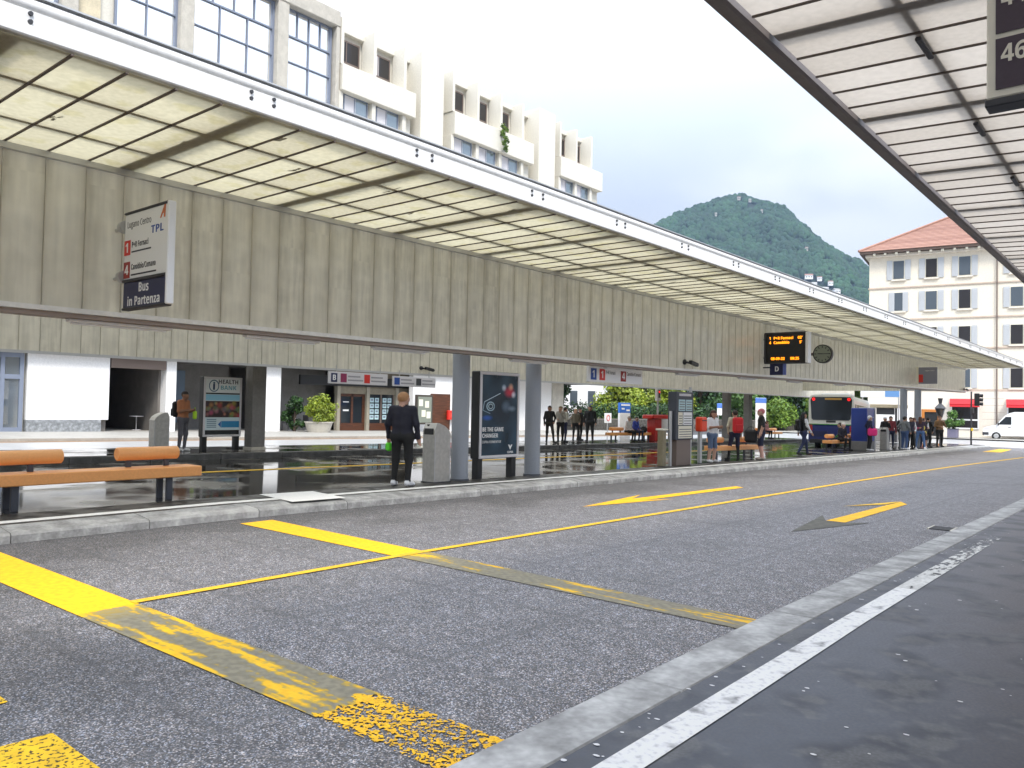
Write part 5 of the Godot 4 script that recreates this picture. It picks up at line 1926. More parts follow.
	bxx(s, 5.0, 6.1, g, 1.75, 0.062, 0.10)
	obj("door_leaf", s, M.black, dr)
	for q in [[7.15, 9.6], [11.7, 15.6], [17.5, 20.5], [22.0, 26.0]]:
		s = S()
		prism(s, PackedVector2Array([Vector2(0.061, 3.05), Vector2(0.061, 2.95), Vector2(0.85, 2.45), Vector2(0.9, 2.55)]), Vector3(q[0], 0, 0), Vector3(0, 0, 1), Vector3(0, 1, 0), Vector3(q[1] - q[0], 0, 0))
		bxx(s, q[0], q[1], 2.28, 2.46, 0.84, 0.87)
		obj("awning", s, mat(lin(0.60, 0.02, 0.03), 0.7), c)
		s = S()
		bxx(s, q[0] + 0.15, q[1] - 0.15, 0.30, 2.4, 0.062, 0.10)
		var sf := obj("shop_window", s, M.pane_dark, c)
		s = S()
		bxx(s, q[0] + 0.1, q[1] - 0.1, 1.0, 1.14, 0.101, 0.14); bxx(s, q[0] + 0.1, q[1] - 0.1, 0.2, 0.32, 0.101, 0.14); bxx(s, q[0] + 0.05, q[0] + 0.17, 0.2, 2.45, 0.101, 0.14); bxx(s, q[1] - 0.17, q[1] - 0.05, 0.2, 2.45, 0.101, 0.14)
		obj("shop_frame", s, M.white, sf)
	for y in [0.5, 1.15, 1.8, 2.45, 3.1]:
		s = S()
		bxx(s, 9.8, 11.55, y, y + 0.035, 0.055, 0.064); bxx(s, 15.7, 17.3, y, y + 0.035, 0.055, 0.064)
		obj("rustication_joint", s, M.apt_band, c)

# ---------------------------------------------------------------- hill and greenery
func build_hill() -> void:
	# local x runs along the ridge, +z faces the terminal
	var yaw := deg_to_rad(39.83)
	var fwd := Vector3(-sin(yaw), 0, -cos(yaw))
	var root := Node3D.new()
	root.name = "hill"
	root.position = fwd * 1400.0
	root.rotation.y = yaw
	add_child(root)
	ground(root)
	var tab := [[-900, 40], [-500, 120], [-150, 170], [50, 250], [180, 300], [251, 328], [313, 357], [357, 372], [385, 378], [400, 381], [419, 372], [454, 366], [475, 350], [489, 336], [524, 305], [559, 274], [594, 240], [630, 202], [700, 150], [800, 95], [950, 50], [1300, 20]]
	var H := func(u: float) -> float:
		for i in tab.size() - 1:
			if u <= tab[i + 1][0]:
				return lerpf(tab[i][1], tab[i + 1][1], clampf((u - tab[i][0]) / float(tab[i + 1][0] - tab[i][0]), 0, 1))
		return 20.0
	var f := FastNoiseLite.new()
	f.seed = 3
	f.frequency = 0.006
	f.fractal_octaves = 4
	var hgt := func(u: float, v: float) -> float:
		var k := 1.0 - clampf(absf(v) / (620.0 if v > 0 else 500.0), 0.0, 1.0)
		var h: float = H.call(u) * (k * 0.75 + 0.25 * k * k * (3.0 - 2.0 * k))
		return h + f.get_noise_2d(u, v) * 34.0 * clampf(absf(v) / 90.0, 0.12, 1.0) * k + f.get_noise_2d(u * 5.0, v * 5.0) * 3.0
	var s := S()
	var nu := 110
	var nv := 46
	s.set_smooth_group(1)
	for i in nu:
		for j in nv:
			var q := []
			for e in [[0, 0], [1, 0], [1, 1], [0, 1]]:
				var u: float = -900.0 + 2200.0 * (i + e[0]) / nu
				var v: float = -500.0 + 1120.0 * (j + e[1]) / nv
				q.append(Vector3(u, hgt.call(u, v) - 4.0, v))
			face(s, Vector3(q[0].x, -9999, q[0].z), q)
	obj("slope", s, M.hill, root)
	var homes := [[384, 328, 11], [387, 342, 9], [402, 318, 15], [404, 332, 10], [416, 320, 9], [414, 344, 12], [427, 330, 9], [427, 350, 12], [378, 354, 13], [397, 360, 10], [385, 36, 8], [397, 60, 6], [404, 102, 5], [336, 74, 5], [431, 230, 6]]
	# the wood that covers it
	var bs := S()
	blob(bs, Vector3.ZERO, Vector3.ONE, 6, 4)
	bs.generate_normals()
	var mm := MultiMesh.new()
	mm.transform_format = MultiMesh.TRANSFORM_3D
	mm.use_colors = true
	mm.mesh = bs.commit()
	var list := []
	var cl := FastNoiseLite.new()
	cl.seed = 8
	cl.frequency = 0.012
	for k in 26000:
		var u := rng.randf_range(60, 800)
		var v := rng.randf_range(-30, 520)
		var tone := cl.get_noise_2d(u, v)
		var clear := true
		for hq in homes:
			if absf(u - hq[0]) < hq[2] * 0.7 and v > hq[1] - 4.0 and v < hq[1] + 16.0: clear = false
		if not clear: continue
		var sz := rng.randf_range(2.6, 5.6)
		list.append([u, v, sz, tone])
	mm.instance_count = list.size()
	for k in list.size():
		var q: Array = list[k]
		var sz: float = q[2]
		mm.set_instance_transform(k, Transform3D(Basis(Vector3.UP, rng.randf() * TAU).scaled_local(Vector3(sz, sz * rng.randf_range(0.8, 1.5), sz)), Vector3(q[0], hgt.call(q[0], q[1]) - 1.0, q[1])))
		var g: float = rng.randf_range(0.65, 1.35) * (1.0 + q[3] * 0.5)
		var warm := maxf(0.0, q[3]) * 0.02 + rng.randf_range(0.0, 0.014)
		mm.set_instance_color(k, Color(0.012 * g + warm * 0.5, 0.042 * g + warm * 0.9, 0.019 * g))
	var mi := MultiMeshInstance3D.new()
	mi.name = "forest"
	mi.multimesh = mm
	mi.material_override = M.forest
	mi.set_meta("kind", "stuff")
	mi.position = root.position
	mi.rotation = root.rotation
	add_child(mi)
	tag(mi, "dense green wood covering the hill behind the terminal", "wood")
	# houses on the slope
	var k := 0
	for q in homes:
		var y: float = hgt.call(q[0], q[1])
		var w: float = q[2] * 0.68
		var t := thing("hillside_house", "small pale house on the lower slope of the wooded hill" if k < 10 else ["wide pale building on the top of the hill", "small building beside the hilltop building", "pale house just below the hilltop", "lone pale house high on the shady slope", "lone white house halfway down the steep ridge"][k - 10], "house", root.transform * Vector3(q[0], y, q[1]), yaw + rng.randf_range(-0.3, 0.3), "houses on the hill" if k < 10 else "")
		var s2 := S()
		box(s2, Vector3(0, 2.2, 0), Vector3(w, 5.5, w * 0.7))
		obj("wall", s2, M.render_white if k < 10 else M.forecourt, t)
		s2 = S()
		prism(s2, PackedVector2Array([Vector2(-w * 0.4, 4.9), Vector2(w * 0.4, 4.9), Vector2(0, 4.9 + w * 0.22)]), Vector3(-w * 0.54, 0.1, 0), Vector3(0, 0, 1), Vector3(0, 1, 0), Vector3(w * 1.08, 0, 0))
		obj("roof", s2, M.forecourt if k % 2 else M.roof_tile[0], t)
		for e in 3:
			s2 = S()
			box(s2, Vector3(-w * 0.3 + e * w * 0.3, 2.6, w * 0.35), Vector3(w * 0.12, 1.6, 0.2))
			obj("window", s2, M.pane_dark, t)
		k += 1

func leaf_crown(centers: Array, per: int, size: float, c0: Color, c1: Color, sd: int) -> ArrayMesh:
	# leaf-sized faces through the volume of a number of clumps; centers: [point, radius]
	var r := RandomNumberGenerator.new()
	r.seed = sd
	var V := PackedVector3Array()
	var N := PackedVector3Array()
	var K := PackedColorArray()
	for q in centers:
		var tone := r.randf_range(0.7, 1.3)
		for i in per:
			var d := Vector3(r.randfn(), r.randfn(), r.randfn()).normalized()
			var p: Vector3 = q[0] + d * float(q[1]) * pow(r.randf(), 0.45) * Vector3(1, 0.85, 1)
			var n := (d + Vector3(r.randfn(), r.randfn() + 0.5, r.randfn()) * 0.6).normalized()
			var u := n.cross(Vector3(r.randfn(), r.randfn(), r.randfn())).normalized()
			var w := n.cross(u)
			var sz := size * r.randf_range(0.6, 1.3)
			var col := c0.lerp(c1, r.randf()) * (tone * r.randf_range(0.75, 1.25))
			col.a = 1.0
			var a := p - u * sz
			var b := p + w * sz * 0.55
			var e := p + u * sz
			var f := p - w * sz * 0.55
			for v in [a, b, e, a, e, f]:
				V.append(v); N.append(n); K.append(col)
	var arr := []
	arr.resize(Mesh.ARRAY_MAX)
	arr[Mesh.ARRAY_VERTEX] = V
	arr[Mesh.ARRAY_NORMAL] = N
	arr[Mesh.ARRAY_COLOR] = K
	var m := ArrayMesh.new()
	m.add_surface_from_arrays(Mesh.PRIMITIVE_TRIANGLES, arr)
	return m

func tree(called: String, label: String, at: Vector3, h: float, rad: float, clumps: int, per: int, size: float, c0: Color, c1: Color, sd: int, low := 0.25, group := "") -> void:
	var t := thing(called, label, "tree" if h > 2.5 else "shrub", at, 0, group)
	var r := RandomNumberGenerator.new()
	r.seed = sd
	var cs := []
	var s := S()
	tube(s, Vector3(0, -0.2, 0), Vector3(0, h * 0.55, 0), h * 0.035 + 0.02, h * 0.02, 8)
	for k in clumps:
		var a := r.randf() * TAU
		var e := r.randf()
		var y := lerpf(h * low, h * 0.92, e)
		var rr := rad * (0.75 * sqrt(r.randf()) + 0.1) * sin(clampf(e * 0.8 + 0.2, 0, 1) * PI * 0.9 + 0.2)
		var p := Vector3(cos(a) * rr, y, sin(a) * rr)
		cs.append([p, rad * r.randf_range(0.28, 0.46)])
		if k % 3 == 0: tube(s, Vector3(0, y * 0.5, 0), p, h * 0.012 + 0.008, 0.01, 5, false)
	obj("trunk", s, M.bark, t)
	put("crown", leaf_crown(cs, per, size, c0, c1, sd + 1), M.leaf, t)

func build_greenery() -> void:
	var ylw0 := Color(0.16, 0.24, 0.02)
	var ylw1 := Color(0.30, 0.34, 0.03)
	var grn0 := Color(0.05, 0.12, 0.025)
	var grn1 := Color(0.10, 0.20, 0.03)
	var drk0 := Color(0.012, 0.035, 0.012)
	var drk1 := Color(0.03, 0.065, 0.02)
	# shrub in a round planter by the shop
	var t := thing("planter_pot", "wide grey concrete planter pot before the wooden shopfront", "planter", on(-37.5, -27.85, 0.12))
	var s := S()
	tube(s, Vector3.ZERO, Vector3(0, 0.55, 0), 0.62, 0.78, 24)
	obj("bowl", s, M.concrete, t)
	s = S()
	tube(s, Vector3(0, 0.55, 0), Vector3(0, 0.60, 0), 0.82, 0.82, 24)
	obj("rim", s, M.concrete, t)
	tree("potted_shrub", "bright yellow green shrub growing in the concrete pot", on(-37.5, -27.95, 0.6), 1.75, 1.05, 26, 150, 0.07, ylw0, ylw1, 71, 0.12)
	tree("dark_shrub", "dark green shrub behind the bright potted shrub", on(-38.9, -27.2, 0.12), 2.1, 0.8, 18, 140, 0.08, drk0, grn0, 72, 0.1)
	# low stone wall with hedge along the park
	t = thing("stone_wall", "low rough stone wall along the park beyond the street", "wall", Vector3(-42, gy(-62), -57.6), 0.0)
	s = S()
	var core := S()
	for seg in [[Vector3(0, 0, 0), Vector3(3.5, 0, -18)], [Vector3(3.5, 0, -18), Vector3(12.5, 0, -36)]]:
		var a: Vector3 = seg[0]
		var b: Vector3 = seg[1]
		var d := (b - a)
		var yaw := atan2(-d.z, d.x)
		var len_ := d.length()
		var tf := Transform3D(Basis(Vector3.UP, yaw), a)
		box(core, Vector3(len_ * 0.5, 0.55, 0), Vector3(len_, 1.1, 0.34), 0.0, tf)
		for row in 5:
			var x := rng.randf_range(0, 0.3)
			while x < len_ - 0.5:
				var w := rng.randf_range(0.25, 0.6)
				box(s, Vector3(x + w * 0.5, 0.12 + row * 0.215, 0.17 + rng.randf_range(0, 0.03)), Vector3(w - 0.02, 0.19, 0.06), 0.012, tf)
				x += w
		box(core, Vector3(len_ * 0.5, 1.14, 0), Vector3(len_, 0.08, 0.44), 0.0, tf)
	obj("core", core, M.dark_wall, t)
	var st := obj("stones", s, M.stone, t)
	st.set_meta("kind", "stuff")
	var h := thing("hedge", "clipped dark green hedge behind the stone wall", "hedge", Vector3(-43.3, gy(-62) + 0.5, -58))
	var cs := []
	for k in 60:
		var f := k / 60.0
		var p := Vector3(3.6 * f * 2.0, 0, -18.0 * f * 2.0) if f < 0.5 else Vector3(3.6 + 9.0 * (f - 0.5) * 2.0, 0, -18 - 18.0 * (f - 0.5) * 2.0)
		cs.append([p + Vector3(rng.randf_range(-0.4, 0.4), rng.randf_range(0.6, 1.7), rng.randf_range(-0.4, 0.4)), 0.95])
	put("foliage", leaf_crown(cs, 170, 0.13, drk0, grn0, 55), M.leaf, h)
	s = S()
	for k in 12:
		var f := k / 12.0
		var p := Vector3(3.6 * f * 2.0, 0, -18.0 * f * 2.0) if f < 0.5 else Vector3(3.6 + 9.0 * (f - 0.5) * 2.0, 0, -18 - 18.0 * (f - 0.5) * 2.0)
		tube(s, p + Vector3(0, -0.5, 0), p + Vector3(0, 1.2, 0), 0.05, 0.03, 6)
	obj("stems", s, M.bark, h)
	# trees of the park
	var lst := [
		["light yellow green tree beyond the hedge behind the information pylon", -46.5, -74.0, 5.6, 3.2, 26, 260, 0.20, ylw0, ylw1],
		["broad lime coloured tree beyond the hedge", -44.0, -79.0, 5.6, 3.4, 24, 260, 0.20, ylw0, ylw1],
		["dark conical tree beside the white end of the office block", -44.5, -58.8, 8.5, 2.2, 26, 220, 0.18, drk0, grn0],
		["tall dark tree behind the lime coloured trees", -53.0, -90.0, 10.0, 4.5, 30, 260, 0.24, drk0, drk1],
		["dark green tree behind the timetable case", -42.0, -84.0, 9.0, 4.2, 30, 260, 0.22, drk0, grn0],
		["mid green tree over the stone wall behind the dark pillars", -37.5, -86.0, 7.0, 3.6, 28, 260, 0.20, grn0, grn1],
		["bright green bush before the far dark trees", -33.0, -84.5, 3.4, 2.4, 20, 240, 0.16, grn1, ylw0],
		["dark leafy tree between the pillar and the banner board", -34.5, -92.0, 9.5, 4.4, 30, 260, 0.24, drk0, grn0],
		["fresh green tree beside the rear of the bus", -28.5, -90.0, 8.0, 3.8, 28, 260, 0.22, grn0, ylw0],
		["dark tree rising behind the park wall far from the bus", -44.0, -98.0, 11.0, 5.0, 30, 260, 0.26, drk0, grn0],
		["leafy tree closing the gap before the apartment house", -27.0, -97.0, 9.0, 4.0, 28, 240, 0.24, drk1, grn1],
	]
	var k := 0
	for q in lst:
		tree("park_tree", q[0], Vector3(q[1], gy(-62) - 0.1, q[2]), q[3], q[4], q[5], q[6], q[7], q[8], q[9], 200 + k * 7, 0.16)
		k += 1
	# white villa behind the park
	t = thing("white_villa", "white villa with grey window behind the hedge", "house", Vector3(-62, gy(-62), -88.0), 0.5)
	s = S()
	bxx(s, -5, 3.6, -0.2, 7.0, -6, 0)
	obj("wall", s, M.render_white, t)
	for x in [-3.0, -0.4, 2.0]:
		s = S()
		bxx(s, x - 0.5, x + 0.5, 2.4, 4.4, -0.02, 0.05)
		obj("window", s, M.window_glass, t)
	s = S()
	prism(s, PackedVector2Array([Vector2(0.6, 7.0), Vector2(-6.6, 7.0), Vector2(-3, 9.0)]), Vector3(-5.4, 0, 0), Vector3(0, 0, 1), Vector3(0, 1, 0), Vector3(9.4, 0, 0))
	obj("roof", s, M.roof_tile[0], t)
	# restaurant plants at the apartment house
	t = thing("terrace_pot", "grey pot on the pavement before the red awning", "planter", Vector3(-15.4, gy(-62) + 0.1, -80.5))
	s = S()
	box(s, Vector3(0, 0.4, 0), Vector3(0.8, 0.8, 0.8), 0.04)
	obj("body", s, mat(lin(0.16, 0.15, 0.22), 0.6), t)
	s = S()
	box(s, Vector3(0, 0.82, 0), Vector3(0.86, 0.06, 0.86), 0.02)
	obj("rim", s, M.dark, t)
	tree("terrace_plant", "bushy green plant in the grey pot by the awning", Vector3(-15.4, gy(-62) + 0.8, -80.5), 1.7, 0.85, 16, 120, 0.10, grn0, grn1, 91, 0.15)
	# climbing plant hanging from the office spandrel
	t = thing("balcony_plant", "straggling green plant hanging from an office balcony", "plant", Vector3(-39.6, 22.5, -45.9))
	cs = []
	for j in 9: cs.append([Vector3(rng.randf_range(0, 0.25), 0.5 - j * 0.22, rng.randf_range(-0.25, 0.25)), 0.24])
	put("foliage", leaf_crown(cs, 40, 0.10, grn0, ylw0, 97), M.leaf, t)
	s = S()
	tube(s, Vector3(0, 0.6, 0), Vector3(0.15, -1.4, 0), 0.02, 0.01, 5)
	obj("stem", s, M.bark, t)

# ---------------------------------------------------------------- people
func pose_bones(kind: String) -> Array:
	# joints of a 1.75 m figure facing +z; left is +x
	var V := func(x: float, y: float, z: float) -> Vector3: return Vector3(x, y, z)
	var dy := 0.0
	var lean := 0.0
	var shL := Vector3(0.185, 1.43, 0)
	var elL := Vector3(0.25, 1.15, -0.03)
	var wrL := Vector3(0.26, 0.90, 0.05)
	var shR := Vector3(-0.185, 1.43, 0)
	var elR := Vector3(-0.25, 1.15, -0.03)
	var wrR := Vector3(-0.26, 0.90, 0.05)
	var hiL := Vector3(0.095, 0.92, 0)
	var knL := Vector3(0.115, 0.50, 0.02)
	var anL := Vector3(0.12, 0.09, -0.03)
	var toL := Vector3(0.15, 0.035, 0.13)
	var hiR := Vector3(-0.095, 0.92, 0)
	var knR := Vector3(-0.115, 0.50, 0.02)
	var anR := Vector3(-0.12, 0.09, -0.03)
	var toR := Vector3(-0.15, 0.035, 0.13)
	var headz := 0.02
	match kind:
		"phone":
			elL = Vector3(0.23, 1.16, 0.03); wrL = Vector3(0.09, 1.18, 0.27)
			elR = Vector3(-0.23, 1.16, 0.03); wrR = Vector3(-0.07, 1.20, 0.28)
			headz = 0.06
		"relaxed":
			elL = Vector3(0.29, 1.18, -0.06); wrL = Vector3(0.20, 0.98, 0.10)
			wrR = Vector3(-0.27, 0.90, 0.08)
			knL = Vector3(0.16, 0.50, 0.06); anL = Vector3(0.20, 0.09, 0.06); toL = Vector3(0.26, 0.035, 0.20)
		"hips":
			elL = Vector3(0.34, 1.20, -0.08); wrL = Vector3(0.17, 1.03, 0.06)
			elR = Vector3(-0.28, 1.17, 0.0); wrR = Vector3(-0.20, 0.96, 0.14)
		"walk":
			elL = Vector3(0.25, 1.16, -0.12); wrL = Vector3(0.26, 0.93, -0.10)
			elR = Vector3(-0.25, 1.16, 0.06); wrR = Vector3(-0.25, 0.94, 0.20)
			knL = Vector3(0.10, 0.51, 0.16); anL = Vector3(0.10, 0.10, 0.22); toL = Vector3(0.11, 0.06, 0.38)
			knR = Vector3(-0.10, 0.50, -0.06); anR = Vector3(-0.10, 0.12, -0.28); toR = Vector3(-0.11, 0.035, -0.14)
		"face":
			elL = Vector3(0.27, 1.18, 0.06); wrL = Vector3(0.10, 1.42, 0.20)
			elR = Vector3(-0.26, 1.16, 0.0); wrR = Vector3(-0.06, 1.13, 0.22)
		"wide":
			knL = Vector3(0.17, 0.50, 0.03); anL = Vector3(0.22, 0.09, -0.02); toL = Vector3(0.28, 0.035, 0.12)
			knR = Vector3(-0.17, 0.50, 0.03); anR = Vector3(-0.22, 0.09, -0.02); toR = Vector3(-0.28, 0.035, 0.12)
			elL = Vector3(0.29, 1.17, 0.0); wrL = Vector3(0.31, 0.92, 0.08)
			elR = Vector3(-0.30, 1.18, 0.02); wrR = Vector3(-0.22, 1.02, 0.22)
		"sit":
			dy = -0.40
			knL = Vector3(0.13, 0.54, 0.42); anL = Vector3(0.13, 0.09, 0.40); toL = Vector3(0.15, 0.035, 0.56)
			knR = Vector3(-0.13, 0.54, 0.42); anR = Vector3(-0.13, 0.09, 0.36); toR = Vector3(-0.15, 0.035, 0.52)
			elL = Vector3(0.25, 1.17, 0.06); wrL = Vector3(0.12, 1.02, 0.28)
			elR = Vector3(-0.25, 1.17, 0.06); wrR = Vector3(-0.12, 1.02, 0.28)
			lean = 0.06; headz = 0.07
	var up := Vector3(0, dy, 0)
	for k in 1:
		shL += up; shR += up; elL += up; elR += up; wrL += up; wrR += up; hiL += up; hiR += up
	var ln := Vector3(0, 0, lean)
	shL += ln; shR += ln
	var nk := Vector3(0, 1.47, 0) + up + ln
	var hd := Vector3(0, 1.60, headz) + up + ln
	var b := []
	for sx in [-1.0, 1.0]:
		b.append([Vector3(sx * 0.075, 0.98, 0) + up, Vector3(sx * 0.065, 1.14, 0) + up + ln * 0.4, 0.105, 0.098, 1])
		b.append([Vector3(sx * 0.065, 1.14, 0) + up + ln * 0.4, Vector3(sx * 0.085, 1.34, 0) + up + ln, 0.098, 0.105, 1])
	b.append([shL + Vector3(-0.03, 0, 0), shR + Vector3(0.03, 0, 0), 0.072, 0.072, 1])
	b.append([hiL, hiR, 0.112, 0.112, 5])
	b.append([nk + Vector3(0, -0.06, 0), hd + Vector3(0, -0.04, -0.02), 0.056, 0.052, 8])
	b.append([hd + Vector3(0, 0.0, 0.01), hd + Vector3(0, 0.07, -0.015), 0.080, 0.088, 0])
	b.append([hd + Vector3(0, -0.05, 0.045), hd + Vector3(0, 0.0, 0.03), 0.045, 0.06, 0])
	b.append([hd + Vector3(0, -0.005, 0.095), hd + Vector3(0, 0.03, 0.085), 0.016, 0.012, 0])
	for e in [-1.0, 1.0]: b.append([hd + Vector3(e * 0.088, -0.01, 0), hd + Vector3(e * 0.092, 0.03, -0.005), 0.016, 0.018, 0])
	for e in [[shL, elL, wrL], [shR, elR, wrR]]:
		b.append([e[0], e[1], 0.062, 0.050, 2])
		b.append([e[1], e[2], 0.047, 0.036, 3])
		var d: Vector3 = (e[2] - e[1]).normalized()
		b.append([e[2], e[2] + d * 0.085, 0.030, 0.036, 4])
	for e in [[hiL, knL, anL, toL], [hiR, knR, anR, toR]]:
		b.append([e[0], e[1], 0.092, 0.066, 5])
		b.append([e[1], e[2], 0.064, 0.046, 6])
		b.append([e[2] + Vector3(0, -0.035, -0.03), e[3], 0.048, 0.040, 7])
	return b

func body_of(kind: String, cell: float) -> Dictionary:
	var key := kind + str(cell)
	if poses.has(key): return poses[key]
	var bones := pose_bones(kind)
	var lo := Vector3(9, 9, 9)
	var hi := -lo
	for b in bones:
		for q in [b[0], b[1]]:
			lo = lo.min(q - Vector3.ONE * 0.16)
			hi = hi.max(q + Vector3.ONE * 0.16)
	lo.y = -3.0 * cell
	var nx := int((hi.x - lo.x) / cell) + 2
	var ny := int((hi.y - lo.y) / cell) + 2
	var nz := int((hi.z - lo.z) / cell) + 2
	var n := nx * ny * nz
	var sum := PackedFloat32Array(); sum.resize(n)
	var best := PackedFloat32Array(); best.resize(n); best.fill(9.0)
	var reg := PackedByteArray(); reg.resize(n)
	var K := 70.0
	for b in bones:
		var a: Vector3 = b[0]
		var ba: Vector3 = b[1] - a
		var r0: float = b[2]
		var dr: float = b[3] - r0
		var L := ba.length_squared()
		var m := maxf(b[2], b[3]) + 0.09
		var p0: Vector3 = ((a.min(b[1]) - Vector3.ONE * m) - lo) / cell
		var p1: Vector3 = ((a.max(b[1]) + Vector3.ONE * m) - lo) / cell
		for iy in range(maxi(0, int(p0.y)), mini(ny, int(p1.y) + 2)):
			for iz in range(maxi(0, int(p0.z)), mini(nz, int(p1.z) + 2)):
				var base := (iy * nz + iz) * nx
				for ix in range(maxi(0, int(p0.x)), mini(nx, int(p1.x) + 2)):
					var p := lo + Vector3(ix, iy, iz) * cell - a
					var t := clampf(p.dot(ba) / L, 0.0, 1.0)
					var d := (p - ba * t).length() - r0 - dr * t
					sum[base + ix] += exp(-K * d)
					if d < best[base + ix]:
						best[base + ix] = d
						reg[base + ix] = b[4]
	var fld := PackedFloat32Array(); fld.resize(n)
	for i in n: fld[i] = -log(maxf(sum[i], 1e-9)) / K
	# surface nets
	var vid := PackedInt32Array(); vid.resize(n); vid.fill(-1)
	var V := PackedVector3Array()
	var R := PackedByteArray()
	var offs := [0, 1, nx, nx + 1, nx * nz, nx * nz + 1, nx * nz + nx, nx * nz + nx + 1]
	var cor := [Vector3(0, 0, 0), Vector3(1, 0, 0), Vector3(0, 0, 1), Vector3(1, 0, 1), Vector3(0, 1, 0), Vector3(1, 1, 0), Vector3(0, 1, 1), Vector3(1, 1, 1)]
	var edges := [[0, 1], [2, 3], [4, 5], [6, 7], [0, 2], [1, 3], [4, 6], [5, 7], [0, 4], [1, 5], [2, 6], [3, 7]]
	for iy in ny - 1:
		for iz in nz - 1:
			for ix in nx - 1:
				var i := (iy * nz + iz) * nx + ix
				var neg := 0
				for k in 8:
					if fld[i + offs[k]] < 0.0: neg += 1
				if neg == 0 or neg == 8: continue
				var acc := Vector3()
				var cnt := 0
				var rg := reg[i]
				var bd := 9.0
				for k in 8:
					if best[i + offs[k]] < bd:
						bd = best[i + offs[k]]; rg = reg[i + offs[k]]
				for e in edges:
					var f0 := fld[i + offs[e[0]]]
					var f1 := fld[i + offs[e[1]]]
					if (f0 < 0.0) != (f1 < 0.0):
						acc += cor[e[0]].lerp(cor[e[1]], f0 / (f0 - f1)); cnt += 1
				vid[i] = V.size()
				V.append(lo + (Vector3(ix, iy, iz) + acc / cnt) * cell)
				R.append(rg)
	var I := PackedInt32Array()
	var sy := nx * nz
	for iy in range(1, ny - 1):
		for iz in range(1, nz - 1):
			for ix in range(1, nx - 1):
				var i := iy * sy + iz * nx + ix
				var s0 := fld[i] < 0.0
				for ax in 3:
					var st: int = [1, sy, nx][ax]
					if (fld[i + st] < 0.0) == s0: continue
					var o1: int = [sy, nx, 1][ax]
					var o2: int = [nx, 1, sy][ax]
					var q := [vid[i], vid[i - o1], vid[i - o1 - o2], vid[i - o2]]
					if q.min() < 0: continue
					if s0: I.append_array([q[0], q[1], q[2], q[0], q[2], q[3]])
					else: I.append_array([q[0], q[2], q[1], q[0], q[3], q[2]])
	for k in V.size():
		if V[k].y < 0.0: V[k].y = 0.0
	# five fingers on each hand
	for b in bones:
		if b[4] != 4: continue
		var d: Vector3 = (b[1] - b[0]).normalized()
		var side := d.cross(Vector3(0, 0, 1) if absf(d.z) < 0.8 else Vector3.UP).normalized()
		var across := side.cross(d).normalized()
		for k in 5:
			var root: Vector3 = b[1] + across * (k - 1.5) * 0.019 + d * 0.015
			var len_: float = [0.058, 0.066, 0.062, 0.048, 0.05][k]
			var dd := (d + side * 0.25).normalized()
			if k == 4:
				root = b[0] + d * 0.035 - across * 0.03
				dd = (d * 0.7 - across * 0.7).normalized()
			var p := root
			for g in 2:
				var q := p + dd * len_ * (0.55 if g == 0 else 0.45)
				var u := dd.cross(Vector3(0.3, 1, 0.2)).normalized()
				var w := dd.cross(u)
				var bs := V.size()
				for e in 5:
					var a := TAU * e / 5.0
					V.append(p + (u * cos(a) + w * sin(a)) * (0.0095 - g * 0.001)); R.append(4)
				for e in 5:
					var a := TAU * e / 5.0
					V.append(q + (u * cos(a) + w * sin(a)) * (0.0085 - g * 0.003)); R.append(4)
				for e in 5:
					var f := (e + 1) % 5
					I.append_array([bs + e, bs + 5 + e, bs + f, bs + f, bs + 5 + e, bs + 5 + f])
				p = q
				dd = (dd + side * 0.45).normalized()
	var N := PackedVector3Array(); N.resize(V.size())
	for k in range(0, I.size(), 3):
		var nn := (V[I[k + 2]] - V[I[k]]).cross(V[I[k + 1]] - V[I[k]])
		for j in 3: N[I[k + j]] += nn
	for k in N.size(): N[k] = N[k].normalized()
	var hdb: Array = bones[7]
	poses[key] = {"V": V, "N": N, "I": I, "R": R, "head": (hdb[0] + hdb[1]) * 0.5 as Vector3, "hand_l": bones[13][1], "hand_r": bones[16][1]}
	return poses[key]

